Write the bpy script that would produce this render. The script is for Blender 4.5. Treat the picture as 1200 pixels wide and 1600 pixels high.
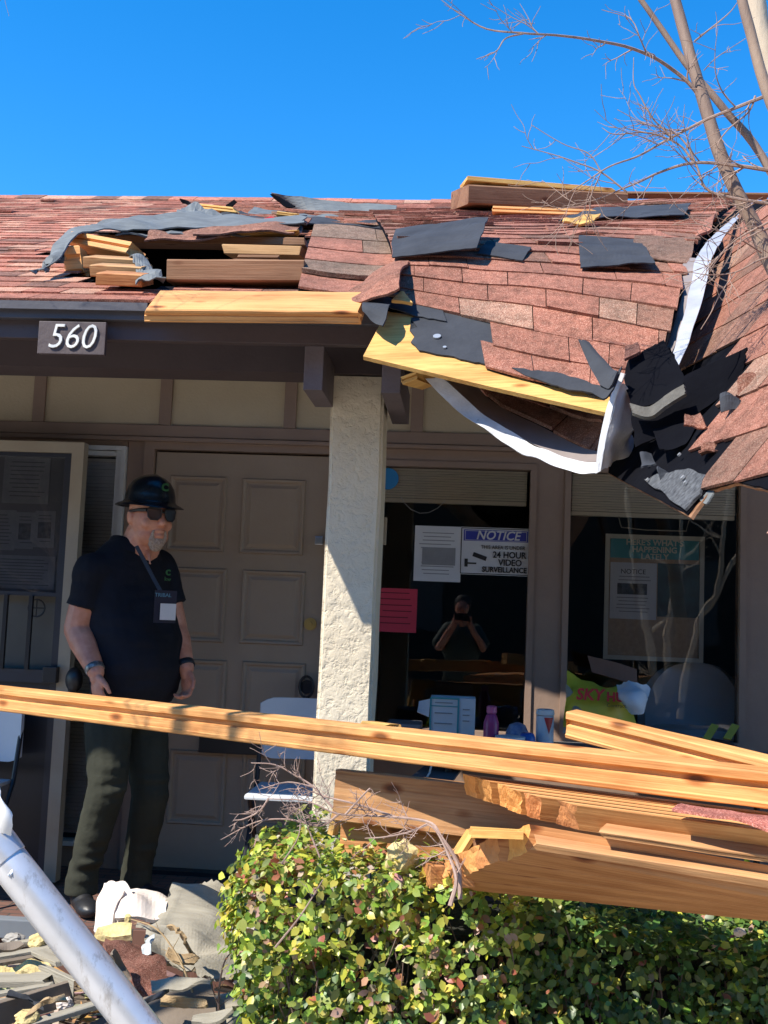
import bpy, bmesh, math, random
from mathutils import Vector, Matrix, noise
random.seed(7)
R = math.radians
for o in list(bpy.data.objects): bpy.data.objects.remove(o)
SC = bpy.context.scene
COL = SC.collection
# ------------------------------------------------------------------ camera
FPX = 1700.0
YAW, PITCH, ROLL = R(4.3), R(5.38), 0.040
CAM = Vector((0, 0, 1.30))
_f = Vector((-math.sin(YAW)*math.cos(PITCH), math.cos(YAW)*math.cos(PITCH), math.sin(PITCH)))
_r0 = Vector((math.cos(YAW), math.sin(YAW), 0))
_u0 = _r0.cross(_f)
_r = _r0*math.cos(ROLL) + _u0*math.sin(ROLL)
_u = -_r0*math.sin(ROLL) + _u0*math.cos(ROLL)
cd = bpy.data.cameras.new('camera'); cam = bpy.data.objects.new('camera', cd); COL.objects.link(cam)
cd.sensor_fit = 'VERTICAL'; cd.sensor_height = 24; cd.lens = 24*FPX/1600
cd.clip_start = .05; cd.clip_end = 500
cam.matrix_world = Matrix(((_r.x, _u.x, -_f.x, CAM.x), (_r.y, _u.y, -_f.y, CAM.y), (_r.z, _u.z, -_f.z, CAM.z), (0, 0, 0, 1)))
SC.camera = cam
SC.render.resolution_x, SC.render.resolution_y = 768, 1024
# ------------------------------------------------------------------ sky, sun, exposure
SUNV = Vector((-.80, -.60, 1.08)).normalized()
W = bpy.data.worlds.new('World'); SC.world = W; W.use_nodes = True
nt = W.node_tree; nt.nodes.clear()
sky = nt.nodes.new('ShaderNodeTexSky'); sky.sky_type = 'NISHITA'; sky.sun_disc = False
sky.sun_elevation = math.asin(SUNV.z); sky.sun_rotation = math.atan2(SUNV.x, SUNV.y)
sky.altitude = 300; sky.air_density = 1.0; sky.dust_density = 0.0; sky.ozone_density = 5.0
bg = nt.nodes.new('ShaderNodeBackground'); bg.inputs[1].default_value = .15
wo = nt.nodes.new('ShaderNodeOutputWorld')
hs = nt.nodes.new('ShaderNodeHueSaturation'); hs.inputs['Saturation'].default_value = 1.33; hs.inputs['Value'].default_value = 1.10
nt.links.new(sky.outputs[0], hs.inputs['Color']); nt.links.new(hs.outputs[0], bg.inputs[0]); nt.links.new(bg.outputs[0], wo.inputs[0])
sl = bpy.data.lights.new('sun', 'SUN'); sl.energy = 4.6; sl.angle = R(.5); sl.color = (1, .93, .82)
so = bpy.data.objects.new('sun', sl); COL.objects.link(so); so.location = (-4, -3, 8)
so.rotation_euler = SUNV.to_track_quat('Z', 'Y').to_euler()
SC.view_settings.view_transform = 'Standard'; SC.view_settings.look = 'None'
SC.view_settings.exposure = 0.82; SC.view_settings.gamma = 1
SC.view_settings.use_curve_mapping = False
# ------------------------------------------------------------------ projection helpers
def ray(px, py): return _f + _r*((px-600)/FPX) + _u*((800-py)/FPX)
def at(px, py, Y):
    d = ray(px, py); return CAM + d*(Y/d.y)
def atz(px, py, z):
    d = ray(px, py); return CAM + d*((z-CAM.z)/d.z)
def proj(p):
    v = p-CAM; w = v.dot(_f)
    return 600+FPX*v.dot(_r)/w, 800-FPX*v.dot(_u)/w
def rnd(a, b): return random.uniform(a, b)
def inside(px, py, poly):
    c = False; n = len(poly)
    for i in range(n):
        x1, y1 = poly[i]; x2, y2 = poly[(i+1) % n]
        if (y1 > py) != (y2 > py) and px < (x2-x1)*(py-y1)/(y2-y1)+x1: c = not c
    return c
class Plane:
    def __init__(s, p, n): s.p = p; s.n = n.normalized(); s.n = -s.n if s.n.dot(CAM-p) < 0 else s.n
    def hit(s, px, py):
        d = ray(px, py); t = s.n.dot(s.p-CAM)/s.n.dot(d); return CAM+d*t, s.n
def plane3(a, b, c): return Plane(a, (b-a).cross(c-a))
def cr(P, t):
    n = len(P)-1; t = min(max(t, 0), .99999)*n; i = int(t); f = t-i
    p1, p2 = P[i], P[i+1]
    p0 = P[i-1] if i > 0 else p1*2-p2
    p3 = P[i+2] if i+2 <= n else p2*2-p1
    return .5*((2*p1)+(p2-p0)*f+(2*p0-5*p1+4*p2-p3)*f*f+(3*p1-p0-3*p2+p3)*f**3)
class Surf:
    """smooth surface through a grid of world points; rows run bottom (v=0) to top (v=1)"""
    def __init__(s, rows):
        s.rows = rows; s.tab = None
    def pt(s, u, v): return cr([cr(r, u) for r in s.rows], v)
    def nrm(s, u, v):
        e = .01; u = min(max(u, e), 1-e); v = min(max(v, e), 1-e)
        n = (s.pt(u+e, v)-s.pt(u-e, v)).cross(s.pt(u, v+e)-s.pt(u, v-e)).normalized()
        return -n if n.dot(CAM-s.pt(u, v)) < 0 else n
    def hit(s, px, py):
        if s.tab is None:
            s.tab = []
            for i in range(49):
                for j in range(49):
                    s.tab.append((i/48, j/48, *proj(s.pt(i/48, j/48))))
        b = min(s.tab, key=lambda t: (t[2]-px)**2+(t[3]-py)**2)
        u, v = b[0], b[1]; st = 1/96
        for _ in range(6):
            best = None
            for du in (-st, 0, st):
                for dv in (-st, 0, st):
                    a, c = min(max(u+du, 0), 1), min(max(v+dv, 0), 1)
                    q = proj(s.pt(a, c)); e = (q[0]-px)**2+(q[1]-py)**2
                    if best is None or e < best[0]: best = (e, a, c)
            u, v = best[1], best[2]; st /= 1.8
        return s.pt(u, v), s.nrm(u, v)
def gs(rows): return Surf([[at(*p) for p in r] for r in rows])
# ------------------------------------------------------------------ materials
MATS = {}
def _base(name):
    m = bpy.data.materials.new(name); m.use_nodes = True; n = m.node_tree
    return m, n, n.nodes['Principled BSDF']
def _noise(n, scale, detail=4, stretch=None, rough=.6, coord='Object'):
    tc = n.nodes.new('ShaderNodeTexCoord'); mp = n.nodes.new('ShaderNodeMapping')
    if stretch: mp.inputs['Scale'].default_value = stretch
    t = n.nodes.new('ShaderNodeTexNoise'); t.inputs['Scale'].default_value = scale
    t.inputs['Detail'].default_value = detail; t.inputs['Roughness'].default_value = rough
    n.links.new(tc.outputs[coord], mp.inputs[0]); n.links.new(mp.outputs[0], t.inputs['Vector'])
    return t
def _ramp(n, src, stops):
    r = n.nodes.new('ShaderNodeValToRGB'); e = r.color_ramp.elements
    while len(e) < len(stops): e.new(.5)
    for k, (p, c) in enumerate(stops): e[k].position = p; e[k].color = (*c, 1)
    n.links.new(src, r.inputs[0]); return r
def _mix(n, a, b, fac, mode='MULTIPLY'):
    m = n.nodes.new('ShaderNodeMix'); m.data_type = 'RGBA'; m.blend_type = mode
    if isinstance(fac, (int, float)): m.inputs[0].default_value = fac
    else: n.links.new(fac, m.inputs[0])
    for k, s in ((6, a), (7, b)):
        if isinstance(s, tuple): m.inputs[k].default_value = (*s, 1)
        else: n.links.new(s, m.inputs[k])
    return m.outputs[2]
def _bump(n, b, src, strength, dist=.01):
    k = n.nodes.new('ShaderNodeBump'); k.inputs['Strength'].default_value = strength; k.inputs['Distance'].default_value = dist
    n.links.new(src, k.inputs['Height'])
    if b.inputs['Normal'].links: n.links.new(b.inputs['Normal'].links[0].from_socket, k.inputs['Normal'])
    n.links.new(k.outputs[0], b.inputs['Normal'])
def M(name, c, c2=None, scale=8, rough=.7, bump=.0, bscale=60, metal=0, stretch=None, spec=.5, dirt=0, attr=False):
    if name in MATS: return MATS[name]
    m, n, b = _base(name)
    c2 = c2 or tuple(x*.8 for x in c)
    t = _noise(n, scale, 5, stretch)
    col = _ramp(n, t.outputs[0], [(.3, c2), (.7, c)]).outputs[0]
    if dirt:
        d = _noise(n, scale*.35+1, 6, None, .7)
        col = _mix(n, col, (.45, .4, .33), _ramp(n, d.outputs[0], [(.5, (0, 0, 0)), (.75, (dirt,)*3)]).outputs[0])
    if attr:
        a = n.nodes.new('ShaderNodeAttribute'); a.attribute_name = 'tint'
        col = _mix(n, col, a.outputs['Color'], 1.0)
    n.links.new(col, b.inputs['Base Color'])
    b.inputs['Roughness'].default_value = rough; b.inputs['Metallic'].default_value = metal
    b.inputs['Specular IOR Level'].default_value = spec
    if bump: _bump(n, b, _noise(n, bscale, 4, stretch).outputs[0], bump)
    MATS[name] = m; return m
def wood(name, light, dark, rough=.65, knots=True, axis=0, grain=1.0):
    """grain runs along the local X axis"""
    if name in MATS: return MATS[name]
    m, n, b = _base(name)
    t = _noise(n, 9*grain, 6, (.35, 5, 5), .65)
    t2 = _noise(n, 60*grain, 4, (.05, 3, 3), .6)
    col = _ramp(n, t.outputs[0], [(.25, dark), (.5, light), (.78, tuple(min(1, x*1.15) for x in light))]).outputs[0]
    f = _ramp(n, t2.outputs[0], [(.3, (.66, .50, .38)), (.55, (1, 1, 1))]).outputs[0]
    col = _mix(n, col, f, .6)
    st = _noise(n, 2.2, 4, (.8, 2.5, 2.5), .6); col = _mix(n, col, _ramp(n, st.outputs[0], [(.36, (.62, .50, .42)), (.55, (1, 1, 1)), (.75, (1.0, .9, .78))]).outputs[0], .8)
    if knots:
        tc = n.nodes.new('ShaderNodeTexCoord'); mp = n.nodes.new('ShaderNodeMapping'); mp.inputs['Scale'].default_value = (6, 13, 13)
        v = n.nodes.new('ShaderNodeTexVoronoi'); v.inputs['Scale'].default_value = 1.0
        n.links.new(tc.outputs['Object'], mp.inputs[0]); n.links.new(mp.outputs[0], v.inputs['Vector'])
        k = _ramp(n, v.outputs['Distance'], [(.09, (.16, .07, .04)), (.14, (.5, .3, .2)), (.24, (1, 1, 1))]).outputs[0]
        col = _mix(n, col, k, .85)
    a = n.nodes.new('ShaderNodeAttribute'); a.attribute_name = 'tint'
    col = _mix(n, col, a.outputs['Color'], 1.0)
    n.links.new(col, b.inputs['Base Color']); b.inputs['Roughness'].default_value = rough
    b.inputs['Specular IOR Level'].default_value = .3
    _bump(n, b, t2.outputs[0], .35, .004); _bump(n, b, t.outputs[0], .3, .006)
    MATS[name] = m; return m
def shingle_mat(name, cols):
    m, n, b = _base(name)
    a = n.nodes.new('ShaderNodeAttribute'); a.attribute_name = 'tint'
    g = _noise(n, 260, 3, None, .8); big = _noise(n, 2.6, 5, None, .6); md = _noise(n, 30, 4, None, .7)
    col = _ramp(n, g.outputs[0], [(.33, cols[0]), (.47, cols[1]), (.58, cols[2]), (.68, cols[3])]).outputs[0]
    col = _mix(n, col, a.outputs['Color'], 1.0)
    col = _mix(n, col, _ramp(n, big.outputs[0], [(.38, (.62, .68, .70)), (.58, (1.0, 1.0, 1.0))]).outputs[0], .8)
    col = _mix(n, col, _ramp(n, md.outputs[0], [(.36, (.52, .54, .54)), (.55, (1, 1, 1))]).outputs[0], .75)
    n.links.new(col, b.inputs['Base Color']); b.inputs['Roughness'].default_value = .95; b.inputs['Specular IOR Level'].default_value = .2
    _bump(n, b, g.outputs[0], .6, .004); _bump(n, b, md.outputs[0], .35, .008)
    MATS[name] = m; return m
mShingle = shingle_mat('shingle', [(.13, .05, .038), (.33, .13, .085), (.49, .235, .16), (.66, .45, .34)])
mFelt = M('roofing_felt', (.055, .06, .07), (.03, .033, .04), 6, .85, .5, 14, dirt=.25, spec=.25)
mFeltDark = M('dark_felt', (.006, .0065, .009), (.004, .004, .006), 7, .95, .4, 22, spec=.05)
mPly = wood('plywood', (.72, .44, .14), (.54, .30, .085), .7, True, grain=.7)
mPine = wood('fresh_pine', (.74, .39, .145), (.54, .23, .07))
mPineR = wood('red_pine', (.55, .26, .10), (.38, .15, .05))
mPineB = wood('dark_brown_pine', (.30, .16, .085), (.20, .10, .05))  # darker and browner than the other pines
mEnd = M('splintered_end_grain', (.78, .36, .12), (.58, .23, .065), 22, .85, .6, 90, stretch=(1, 2.5, .5), attr=True)
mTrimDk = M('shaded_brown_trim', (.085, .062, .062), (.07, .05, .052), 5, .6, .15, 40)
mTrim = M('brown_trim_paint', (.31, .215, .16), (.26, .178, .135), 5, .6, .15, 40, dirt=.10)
mPanel = M('beige_wall_paint', (.56, .46, .31), (.51, .415, .28), 4, .75, .25, 90)
mDoor = M('taupe_door_paint', (.37, .28, .20), (.33, .245, .175), 4, .5, .12, 60, dirt=.12)
mPost = M('beige_post_paint', (.42, .36, .27), (.36, .3, .22), 4, .6, .1, 60)
mBlack = M('black_metal', (.018, .019, .022), (.012, .012, .015), 6, .45)
mWhite = M('white_paint', (.78, .78, .76), (.66, .66, .64), 10, .45, .05, 50, dirt=.2)
mWhitePl = M('white_plastic', (.62, .66, .70), (.56, .6, .64), 6, .5)
mVinyl = M('white_vinyl', (.62, .62, .60), (.52, .52, .5), 6, .4)
mBlind = M('beige_blind', (.75, .68, .52), (.7, .62, .47), 4, .6)
mPaper = M('paper', (.66, .66, .66), (.58, .58, .6), 5, .7)
mPaperInk = M('paper_print', (.30, .30, .31), (.22, .22, .23), 9, .7)
mInk = M('black_ink', (.02, .02, .022), None, 5, .6)
mRed = M('red_paper', (.62, .035, .075), (.5, .03, .06), 5, .6)
mBlue = M('sign_blue', (.035, .05, .38), None, 5, .4)
mTeal = M('teal_print', (.07, .33, .36), (.05, .27, .3), 5, .5)
mAlu = None
def flashing():
    m, n, b = _base('white_flashing')
    t = _noise(n, 5, 6, None, .65); g = _noise(n, 26, 5, None, .7)
    col = _ramp(n, t.outputs[0], [(.25, (.38, .38, .39)), (.6, (.60, .61, .63))]).outputs[0]
    col = _mix(n, col, _ramp(n, g.outputs[0], [(.30, (.16, .13, .11)), (.36, (1, 1, 1))]).outputs[0], .8)
    n.links.new(col, b.inputs['Base Color']); b.inputs['Roughness'].default_value = .5
    _bump(n, b, t.outputs[0], .4, .03); return m
mFlash = flashing()
mGreyMetal = M('dull_grey_metal', (.44, .46, .50), (.30, .31, .34), 9, .5, .25, 18, dirt=.2)
def stucco():
    m, n, b = _base('stucco')
    t = _noise(n, 3, 6); col = _ramp(n, t.outputs[0], [(.3, (.64, .55, .41)), (.7, (.76, .67, .51))]).outputs[0]
    n.links.new(col, b.inputs['Base Color']); b.inputs['Roughness'].default_value = .9
    tr = _noise(n, 30, 6, None, .6); tr.inputs['Distortion'].default_value = .35
    _bump(n, b, _ramp(n, tr.outputs[0], [(.34, (0, 0, 0)), (.5, (.75, .75, .75)), (.7, (1, 1, 1))]).outputs[0], .5, .009)
    _bump(n, b, _noise(n, 120, 3).outputs[0], .3, .004); return m
mStucco = stucco()
def glass(name='window_glass', tint=.96):
    m = bpy.data.materials.new(name); m.use_nodes = True; n = m.node_tree; n.nodes.clear()
    o = n.nodes.new('ShaderNodeOutputMaterial'); mx = n.nodes.new('ShaderNodeMixShader')
    tr = n.nodes.new('ShaderNodeBsdfTransparent'); tr.inputs[0].default_value = (tint, tint, tint, 1)
    gl = n.nodes.new('ShaderNodeBsdfGlossy'); gl.inputs['Roughness'].default_value = .01
    fr = n.nodes.new('ShaderNodeFresnel'); fr.inputs[0].default_value = 1.52
    t = _noise(n, 3, 2); bp = n.nodes.new('ShaderNodeBump'); bp.inputs['Strength'].default_value = .03; bp.inputs['Distance'].default_value = .02
    n.links.new(t.outputs[0], bp.inputs['Height']); n.links.new(bp.outputs[0], gl.inputs['Normal'])
    n.links.new(fr.outputs[0], mx.inputs[0]); n.links.new(tr.outputs[0], mx.inputs[1]); n.links.new(gl.outputs[0], mx.inputs[2]); n.links.new(mx.outputs[0], o.inputs[0])
    return m
mGlass = glass()
# ------------------------------------------------------------------ object helpers
WM = {}
def props(o, label=None, cat=None, group=None, kind=None):
    if label: o['label'] = label
    if cat: o['category'] = cat
    if group: o['group'] = group
    if kind: o['kind'] = kind
def thing(name, label, cat, loc=(0, 0, 0), group=None, kind=None):
    o = bpy.data.objects.new(name, None); COL.objects.link(o); o.location = loc; o.empty_display_size = .1
    WM[o.name] = Vector(loc); props(o, label, cat, group, kind); return o
def mk(name, bm, m, parent=None, label=None, cat=None, group=None, kind=None, smooth=False, mw=None, sharp=40):
    """link a bmesh as ONE object. bm holds world coordinates unless mw (its matrix) is given."""
    me = bpy.data.meshes.new(name)
    bmesh.ops.recalc_face_normals(bm, faces=bm.faces)
    if mw is None:
        vs = [v.co for v in bm.verts]
        c = Vector(((min(v.x for v in vs)+max(v.x for v in vs))/2, (min(v.y for v in vs)+max(v.y for v in vs))/2, min(v.z for v in vs)))
        bmesh.ops.translate(bm, vec=-c, verts=bm.verts); mw = Matrix.Translation(c)
    bm.to_mesh(me); bm.free()
    for x in (m if isinstance(m, (list, tuple)) else [m]): me.materials.append(x)
    if smooth:
        me.shade_smooth()
        try: me.set_sharp_from_angle(angle=R(sharp))
        except Exception: pass
    o = bpy.data.objects.new(name, me); COL.objects.link(o)
    WM[o.name] = mw.to_translation() if parent is None else mw.to_translation()
    if parent is not None:
        o.parent = parent; o.matrix_parent_inverse = Matrix.Identity(4)
        pm = FULL.get(parent.name, Matrix.Translation(WM[parent.name]))
        o.matrix_local = pm.inverted() @ mw
    else: o.matrix_world = mw
    FULL[o.name] = mw
    props(o, label, cat, group, kind); return o
FULL = {}
def box(bm, x0, x1, y0, y1, z0, z1, mi=0):
    vs = [bm.verts.new((x, y, z)) for x in (x0, x1) for y in (y0, y1) for z in (z0, z1)]
    for q in ((0, 1, 3, 2), (4, 6, 7, 5), (0, 4, 5, 1), (2, 3, 7, 6), (0, 2, 6, 4), (1, 5, 7, 3)):
        bm.faces.new([vs[i] for i in q]).material_index = mi
    return vs
def bbox(x0, x1, y0, y1, z0, z1, bev=.0):
    bm = bmesh.new(); box(bm, x0, x1, y0, y1, z0, z1)
    if bev: bmesh.ops.bevel(bm, geom=bm.edges[:], offset=bev, segments=2, affect='EDGES', profile=.6)
    return bm
def tube(bm, pts, rad, n=6, cap=True, mi=0):
    rings = []
    for i, p in enumerate(pts):
        d = (pts[min(i+1, len(pts)-1)]-pts[max(i-1, 0)]).normalized()
        a = d.cross(Vector((.13, .97, .2))).normalized(); b = d.cross(a)
        r = rad[i] if isinstance(rad, (list, tuple)) else rad
        rings.append([bm.verts.new(p+(a*math.cos(2*math.pi*k/n)+b*math.sin(2*math.pi*k/n))*r) for k in range(n)])
    for i in range(len(rings)-1):
        for k in range(n):
            f = bm.faces.new((rings[i][k], rings[i][(k+1) % n], rings[i+1][(k+1) % n], rings[i+1][k])); f.material_index = mi
    if cap:
        for rr in (rings[0], rings[-1]):
            try: bm.faces.new(rr).material_index = mi
            except Exception: pass
    return rings
def ell(bm, c, r, rot=None, u=16, v=10, mi=0):
    mt = Matrix.Translation(c) @ (rot.to_4x4() if rot else Matrix.Identity(4)) @ Matrix.Diagonal((*r, 1))
    res = bmesh.ops.create_uvsphere(bm, u_segments=u, v_segments=v, radius=1, matrix=mt)
    for x in res['verts']:
        for f in x.link_faces: f.material_index = mi
def tintlayer(bm): return bm.loops.layers.float_color.get('tint') or bm.loops.layers.float_color.new('tint')
def paint(bm, faces, c):
    L = tintlayer(bm)
    for f in faces:
        for l in f.loops: l[L] = (*c, 1)
def white(bm): paint(bm, bm.faces, (1, 1, 1)); return bm
def sheetgrid(P, thick, nrmf=None):
    """P[i][j] world points -> closed thin slab"""
    bm = bmesh.new(); a, b = len(P), len(P[0])
    N = [[None]*b for _ in range(a)]
    for i in range(a):
        for j in range(b):
            du = P[min(i+1, a-1)][j]-P[max(i-1, 0)][j]; dv = P[i][min(j+1, b-1)]-P[i][max(j-1, 0)]
            n = du.cross(dv)
            n = n.normalized() if n.length > 1e-9 else Vector((0, 0, 1))
            N[i][j] = n
    s = 1 if N[a//2][b//2].dot(CAM-P[a//2][b//2]) > 0 else -1
    T = [[bm.verts.new(P[i][j]) for j in range(b)] for i in range(a)]
    B = [[bm.verts.new(P[i][j]-N[i][j]*s*thick) for j in range(b)] for i in range(a)]
    for i in range(a-1):
        for j in range(b-1):
            bm.faces.new((T[i][j], T[i+1][j], T[i+1][j+1], T[i][j+1]))
            bm.faces.new((B[i][j], B[i][j+1], B[i+1][j+1], B[i+1][j]))
    for i in range(a-1):
        for j in (0, b-1): bm.faces.new((T[i][j], T[i+1][j], B[i+1][j], B[i][j]))
    for j in range(b-1):
        for i in (0, a-1): bm.faces.new((T[i][j], T[i][j+1], B[i][j+1], B[i][j]))
    return bm
def nz(p, s=1.0, seed=0): return noise.noise(Vector((p.x*s+seed*7.3, p.y*s-seed*3.1, p.z*s+seed)))
def gsheet(rows, nu=14, nv=10, thick=.004, warp=.006, ws=9, edge=0, seed=0):
    """free flap through a grid of (px,py,Y) points: wrinkled, with ragged edges"""
    S = gs(rows); P = []
    for i in range(nu+1):
        c = []
        for j in range(nv+1):
            u, v = i/nu, j/nv
            if edge:
                bu = 1 if i in (0, nu) else 0; bv = 1 if j in (0, nv) else 0
                e = edge*(noise.noise(Vector((i*1.7, j*1.3, seed*5)))+.3*rnd(-1, 1))
                if bu: u = min(max(u+(e if i == 0 else -e), 0), 1)
                if bv: v = min(max(v+(e if j == 0 else -e), 0), 1)
            p = S.pt(u, v); n = S.nrm(u, v)
            c.append(p+n*(warp*nz(p, ws, seed)*2))
        P.append(c)
    return white(sheetgrid(P, thick))
def patch(surf, corners, lift=.01, thick=.004, nu=10, nv=6, warp=.006, curl=(0, 0, 0, 0), edge=.03, seed=0, ws=9):
    """sheet lying on a surface: corners (px,py) BL, BR, TR, TL"""
    c = [Vector(x) for x in corners]; P = []
    for i in range(nu+1):
        col = []
        for j in range(nv+1):
            u, v = i/nu, j/nv
            if edge:
                e = edge*(noise.noise(Vector((i*1.9+seed, j*1.7, seed*3.3)))*1.6)
                if i == 0: u += abs(e)
                if i == nu: u -= abs(e)
                if j == 0: v += abs(e)
                if j == nv: v -= abs(e)
            q = (c[0]*(1-u)+c[1]*u)*(1-v)+(c[3]*(1-u)+c[2]*u)*v
            p, n = surf.hit(q.x, q.y)
            k = curl[0]*(1-u)*(1-v)+curl[1]*u*(1-v)+curl[2]*u*v+curl[3]*(1-u)*v
            col.append(p+n*(lift+k+warp*(nz(p, ws, seed)+.3)))
        P.append(col)
    return white(sheetgrid(P, thick))
def polyslab(surf, poly, lift, thick, sub=.0, warp=.0, jag=0, seed=0):
    """slab with a free outline (pixel polygon) lying on a surface"""
    pts = []
    n = len(poly)
    for i in range(n):
        a, b = Vector(poly[i]), Vector(poly[(i+1) % n]); L = (b-a).length
        k = max(1, int(L/9)) if jag else 1
        for j in range(k):
            q = a.lerp(b, j/k)
            if jag and j: q += Vector((rnd(-1, 1), rnd(-1, 1)))*jag
            pts.append(q)
    bm = bmesh.new(); top = []; bot = []
    for q in pts:
        p, nn = surf.hit(q.x, q.y); w = warp*nz(p, 7, seed)
        top.append(bm.verts.new(p+nn*(lift+w))); bot.append(bm.verts.new(p+nn*(lift+w-thick)))
    f = bm.faces.new(top); g = bm.faces.new(bot[::-1])
    for i in range(len(top)): bm.faces.new((top[i], top[(i+1) % len(top)], bot[(i+1) % len(top)], bot[i]))
    bmesh.ops.triangulate(bm, faces=[f, g])
    return white(bm)
def tabs(bm, S, keep, nrows, vlen, tone, expo=.14, tw=(.12, .25), thick=.007, lift=.004, rough=.0015, u_len=None, rag=.04, vs=None):
    """lay individual shingle tabs over S(u in m along, v in m up) -> (point, normal)"""
    L = tintlayer(bm)
    for r in range(nrows):
        v0 = r*expo; v1 = v0+expo*1.12
        u = -rnd(0, .15)
        ul = u_len(v0) if callable(u_len) else u_len
        while u < ul:
            w = rnd(*tw); ua, ub = max(u, 0), min(u+w-.003, ul); u += w
            if ub-ua < .02: continue
            pc, nc = S((ua+ub)/2, v0+expo*.5)
            if not keep(pc): continue
            th = thick*rnd(.8, 1.5)*(1 if random.random() < .7 else 1.35)
            c = tone(pc, random.random())
            vb = v0+rnd(-.004, .004); k = 3 if ub-ua > .1 else 1
            lf = 0
            if random.random() < rag: lf = rnd(.004, .016)
            top = []; bot = []; bb = []
            for i in range(k+1):
                uu = ua+(ub-ua)*i/k
                p, n = S(uu, vb); q, n2 = S(uu, v1)
                z = rnd(0, rough)
                top.append(bm.verts.new(p+n*(lift+th+z+lf))); bb.append(bm.verts.new(p+n*(lift-.002+lf*.6)))
                bot.append(bm.verts.new(q+n2*(lift+.0005)))
            fs = []
            for i in range(k):
                fs.append(bm.faces.new((top[i], top[i+1], bot[i+1], bot[i])))
                fs.append(bm.faces.new((bb[i], bb[i+1], top[i+1], top[i])))
            fs.append(bm.faces.new((bb[0], top[0], bot[0]))); fs.append(bm.faces.new((top[k], bb[k], bot[k])))
            for j, f in enumerate(fs):
                cc = c
                for l in f.loops: l[L] = (*cc, 1)
def sfun(surf, n=64):
    """arc-length version of a Surf: returns S(u,v in metres), width(v), height"""
    ts = [i/n for i in range(n+1)]; P = [surf.pt(.5, t) for t in ts]; acc = [0]
    for i in range(n): acc.append(acc[-1]+(P[i+1]-P[i]).length)
    H = acc[-1]
    def vt(s):
        s = min(max(s, 0), H)
        for i in range(n):
            if acc[i+1] >= s: return (i+(s-acc[i])/max(1e-9, acc[i+1]-acc[i]))/n
        return 1
    def width(s): v = vt(s); return sum((surf.pt((i+1)/6, v)-surf.pt(i/6, v)).length for i in range(6))
    cache = {}
    def S(u, s):
        v = vt(s); k = round(v, 3)
        if k not in cache: cache[k] = width(s)
        t = min(u/cache[k], 1); return surf.pt(t, v), surf.nrm(t, v)
    return S, width, H
def tone_red(p, r):
    b = .78+.42*r; g = nz(p, 2.2, 3)
    b = .88+.2*r
    if r < .12+max(0, g)*.25: return (.86*b, .98*b, 1.0*b)
    if r > .93: return (1.12, 1.38, 1.4)
    return (b*1.05, b, b)
def tone_brown(p, r): b = .85+.15*r; return (.80*b, 1.15*b, 1.2*b)
def timber(name, p0, p1, w, h, m=None, roll=0.0, rag=(.0, .0), groove=1, parent=None, label=None, cat=None, group=None, seg=None, seed=0, bow=0, tint=(1, 1, 1)):
    """sawn timber: axis p0->p1; w = depth away from the viewer, h = height; grooves run along the front face"""
    X = (p1-p0); Ln = X.length; X = X.normalized()
    Y = Vector((0, 0, 1)).cross(X)
    if Y.length < .05: Y = Vector((0, 1, 0)).cross(X)
    Y = Y.normalized()
    if Y.y < 0: Y = -Y
    Z = X.cross(Y).normalized(); 
    if Z.z < 0: Z = -Z
    rt = Matrix.Rotation(roll, 3, X); Y = rt @ Y; Z = rt @ Z
    if X.cross(Y).dot(Z) < 0: X = -X; p0, p1 = p1, p0; rag = (rag[1], rag[0])
    mw = Matrix(((X.x, Y.x, Z.x, p0.x), (X.y, Y.y, Z.y, p0.y), (X.z, Y.z, Z.z, p0.z), (0, 0, 0, 1)))
    a, b = w/2, h/2; e = min(w, h)*.07
    pf = [(-a+e, -b), (a-e, -b), (a, -b+e), (a, b-e), (a-e, b), (-a+e, b), (-a, b-e)]
    if groove == 1:
        g = min(.3*h, .012)
        pf += [(-a, b*.30), (-a+g, b*.12), (-a+g, -b*.02), (-a, -b*.20)]
    elif groove == 2:
        g = .2*h
        pf += [(-a, b*.50), (-a+g*.9, b*.30), (-a+g*.9, b*.05), (-a+g*.25, -b*.02), (-a+g*.12, -b*.62), (-a-g*.12, -b*.68)]
    pf += [(-a, -b+e)]
    bm = bmesh.new(); nseg = seg or max(2, int(Ln/.12)); rings = []
    for i in range(nseg+1):
        x = Ln*i/nseg; ring = []
        for k, (yy, zz) in enumerate(pf):
            dx = 0
            if i == 0: dx = rag[0]*abs(noise.noise(Vector((yy*45, zz*45, seed+3.1))))*2
            if i == nseg: dx = -rag[1]*abs(noise.noise(Vector((yy*45, zz*45, seed+9.7))))*2
            wv = .0016*noise.noise(Vector((x*9, k*1.3, seed)))
            ring.append(bm.verts.new((x+dx, yy+wv, zz+wv+bow*math.sin(math.pi*i/nseg))))
        rings.append(ring)
    K = len(pf)
    for i in range(nseg):
        for k in range(K): bm.faces.new((rings[i][k], rings[i][(k+1) % K], rings[i+1][(k+1) % K], rings[i+1][k]))
    for ring in (rings[0], rings[-1]): 
        f = bm.faces.new(ring)
        bmesh.ops.triangulate(bm, faces=[f])
    paint(bm, bm.faces, tint)
    return mk(name, bm, m or mPine, parent, label, cat, group, mw=mw)
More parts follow.
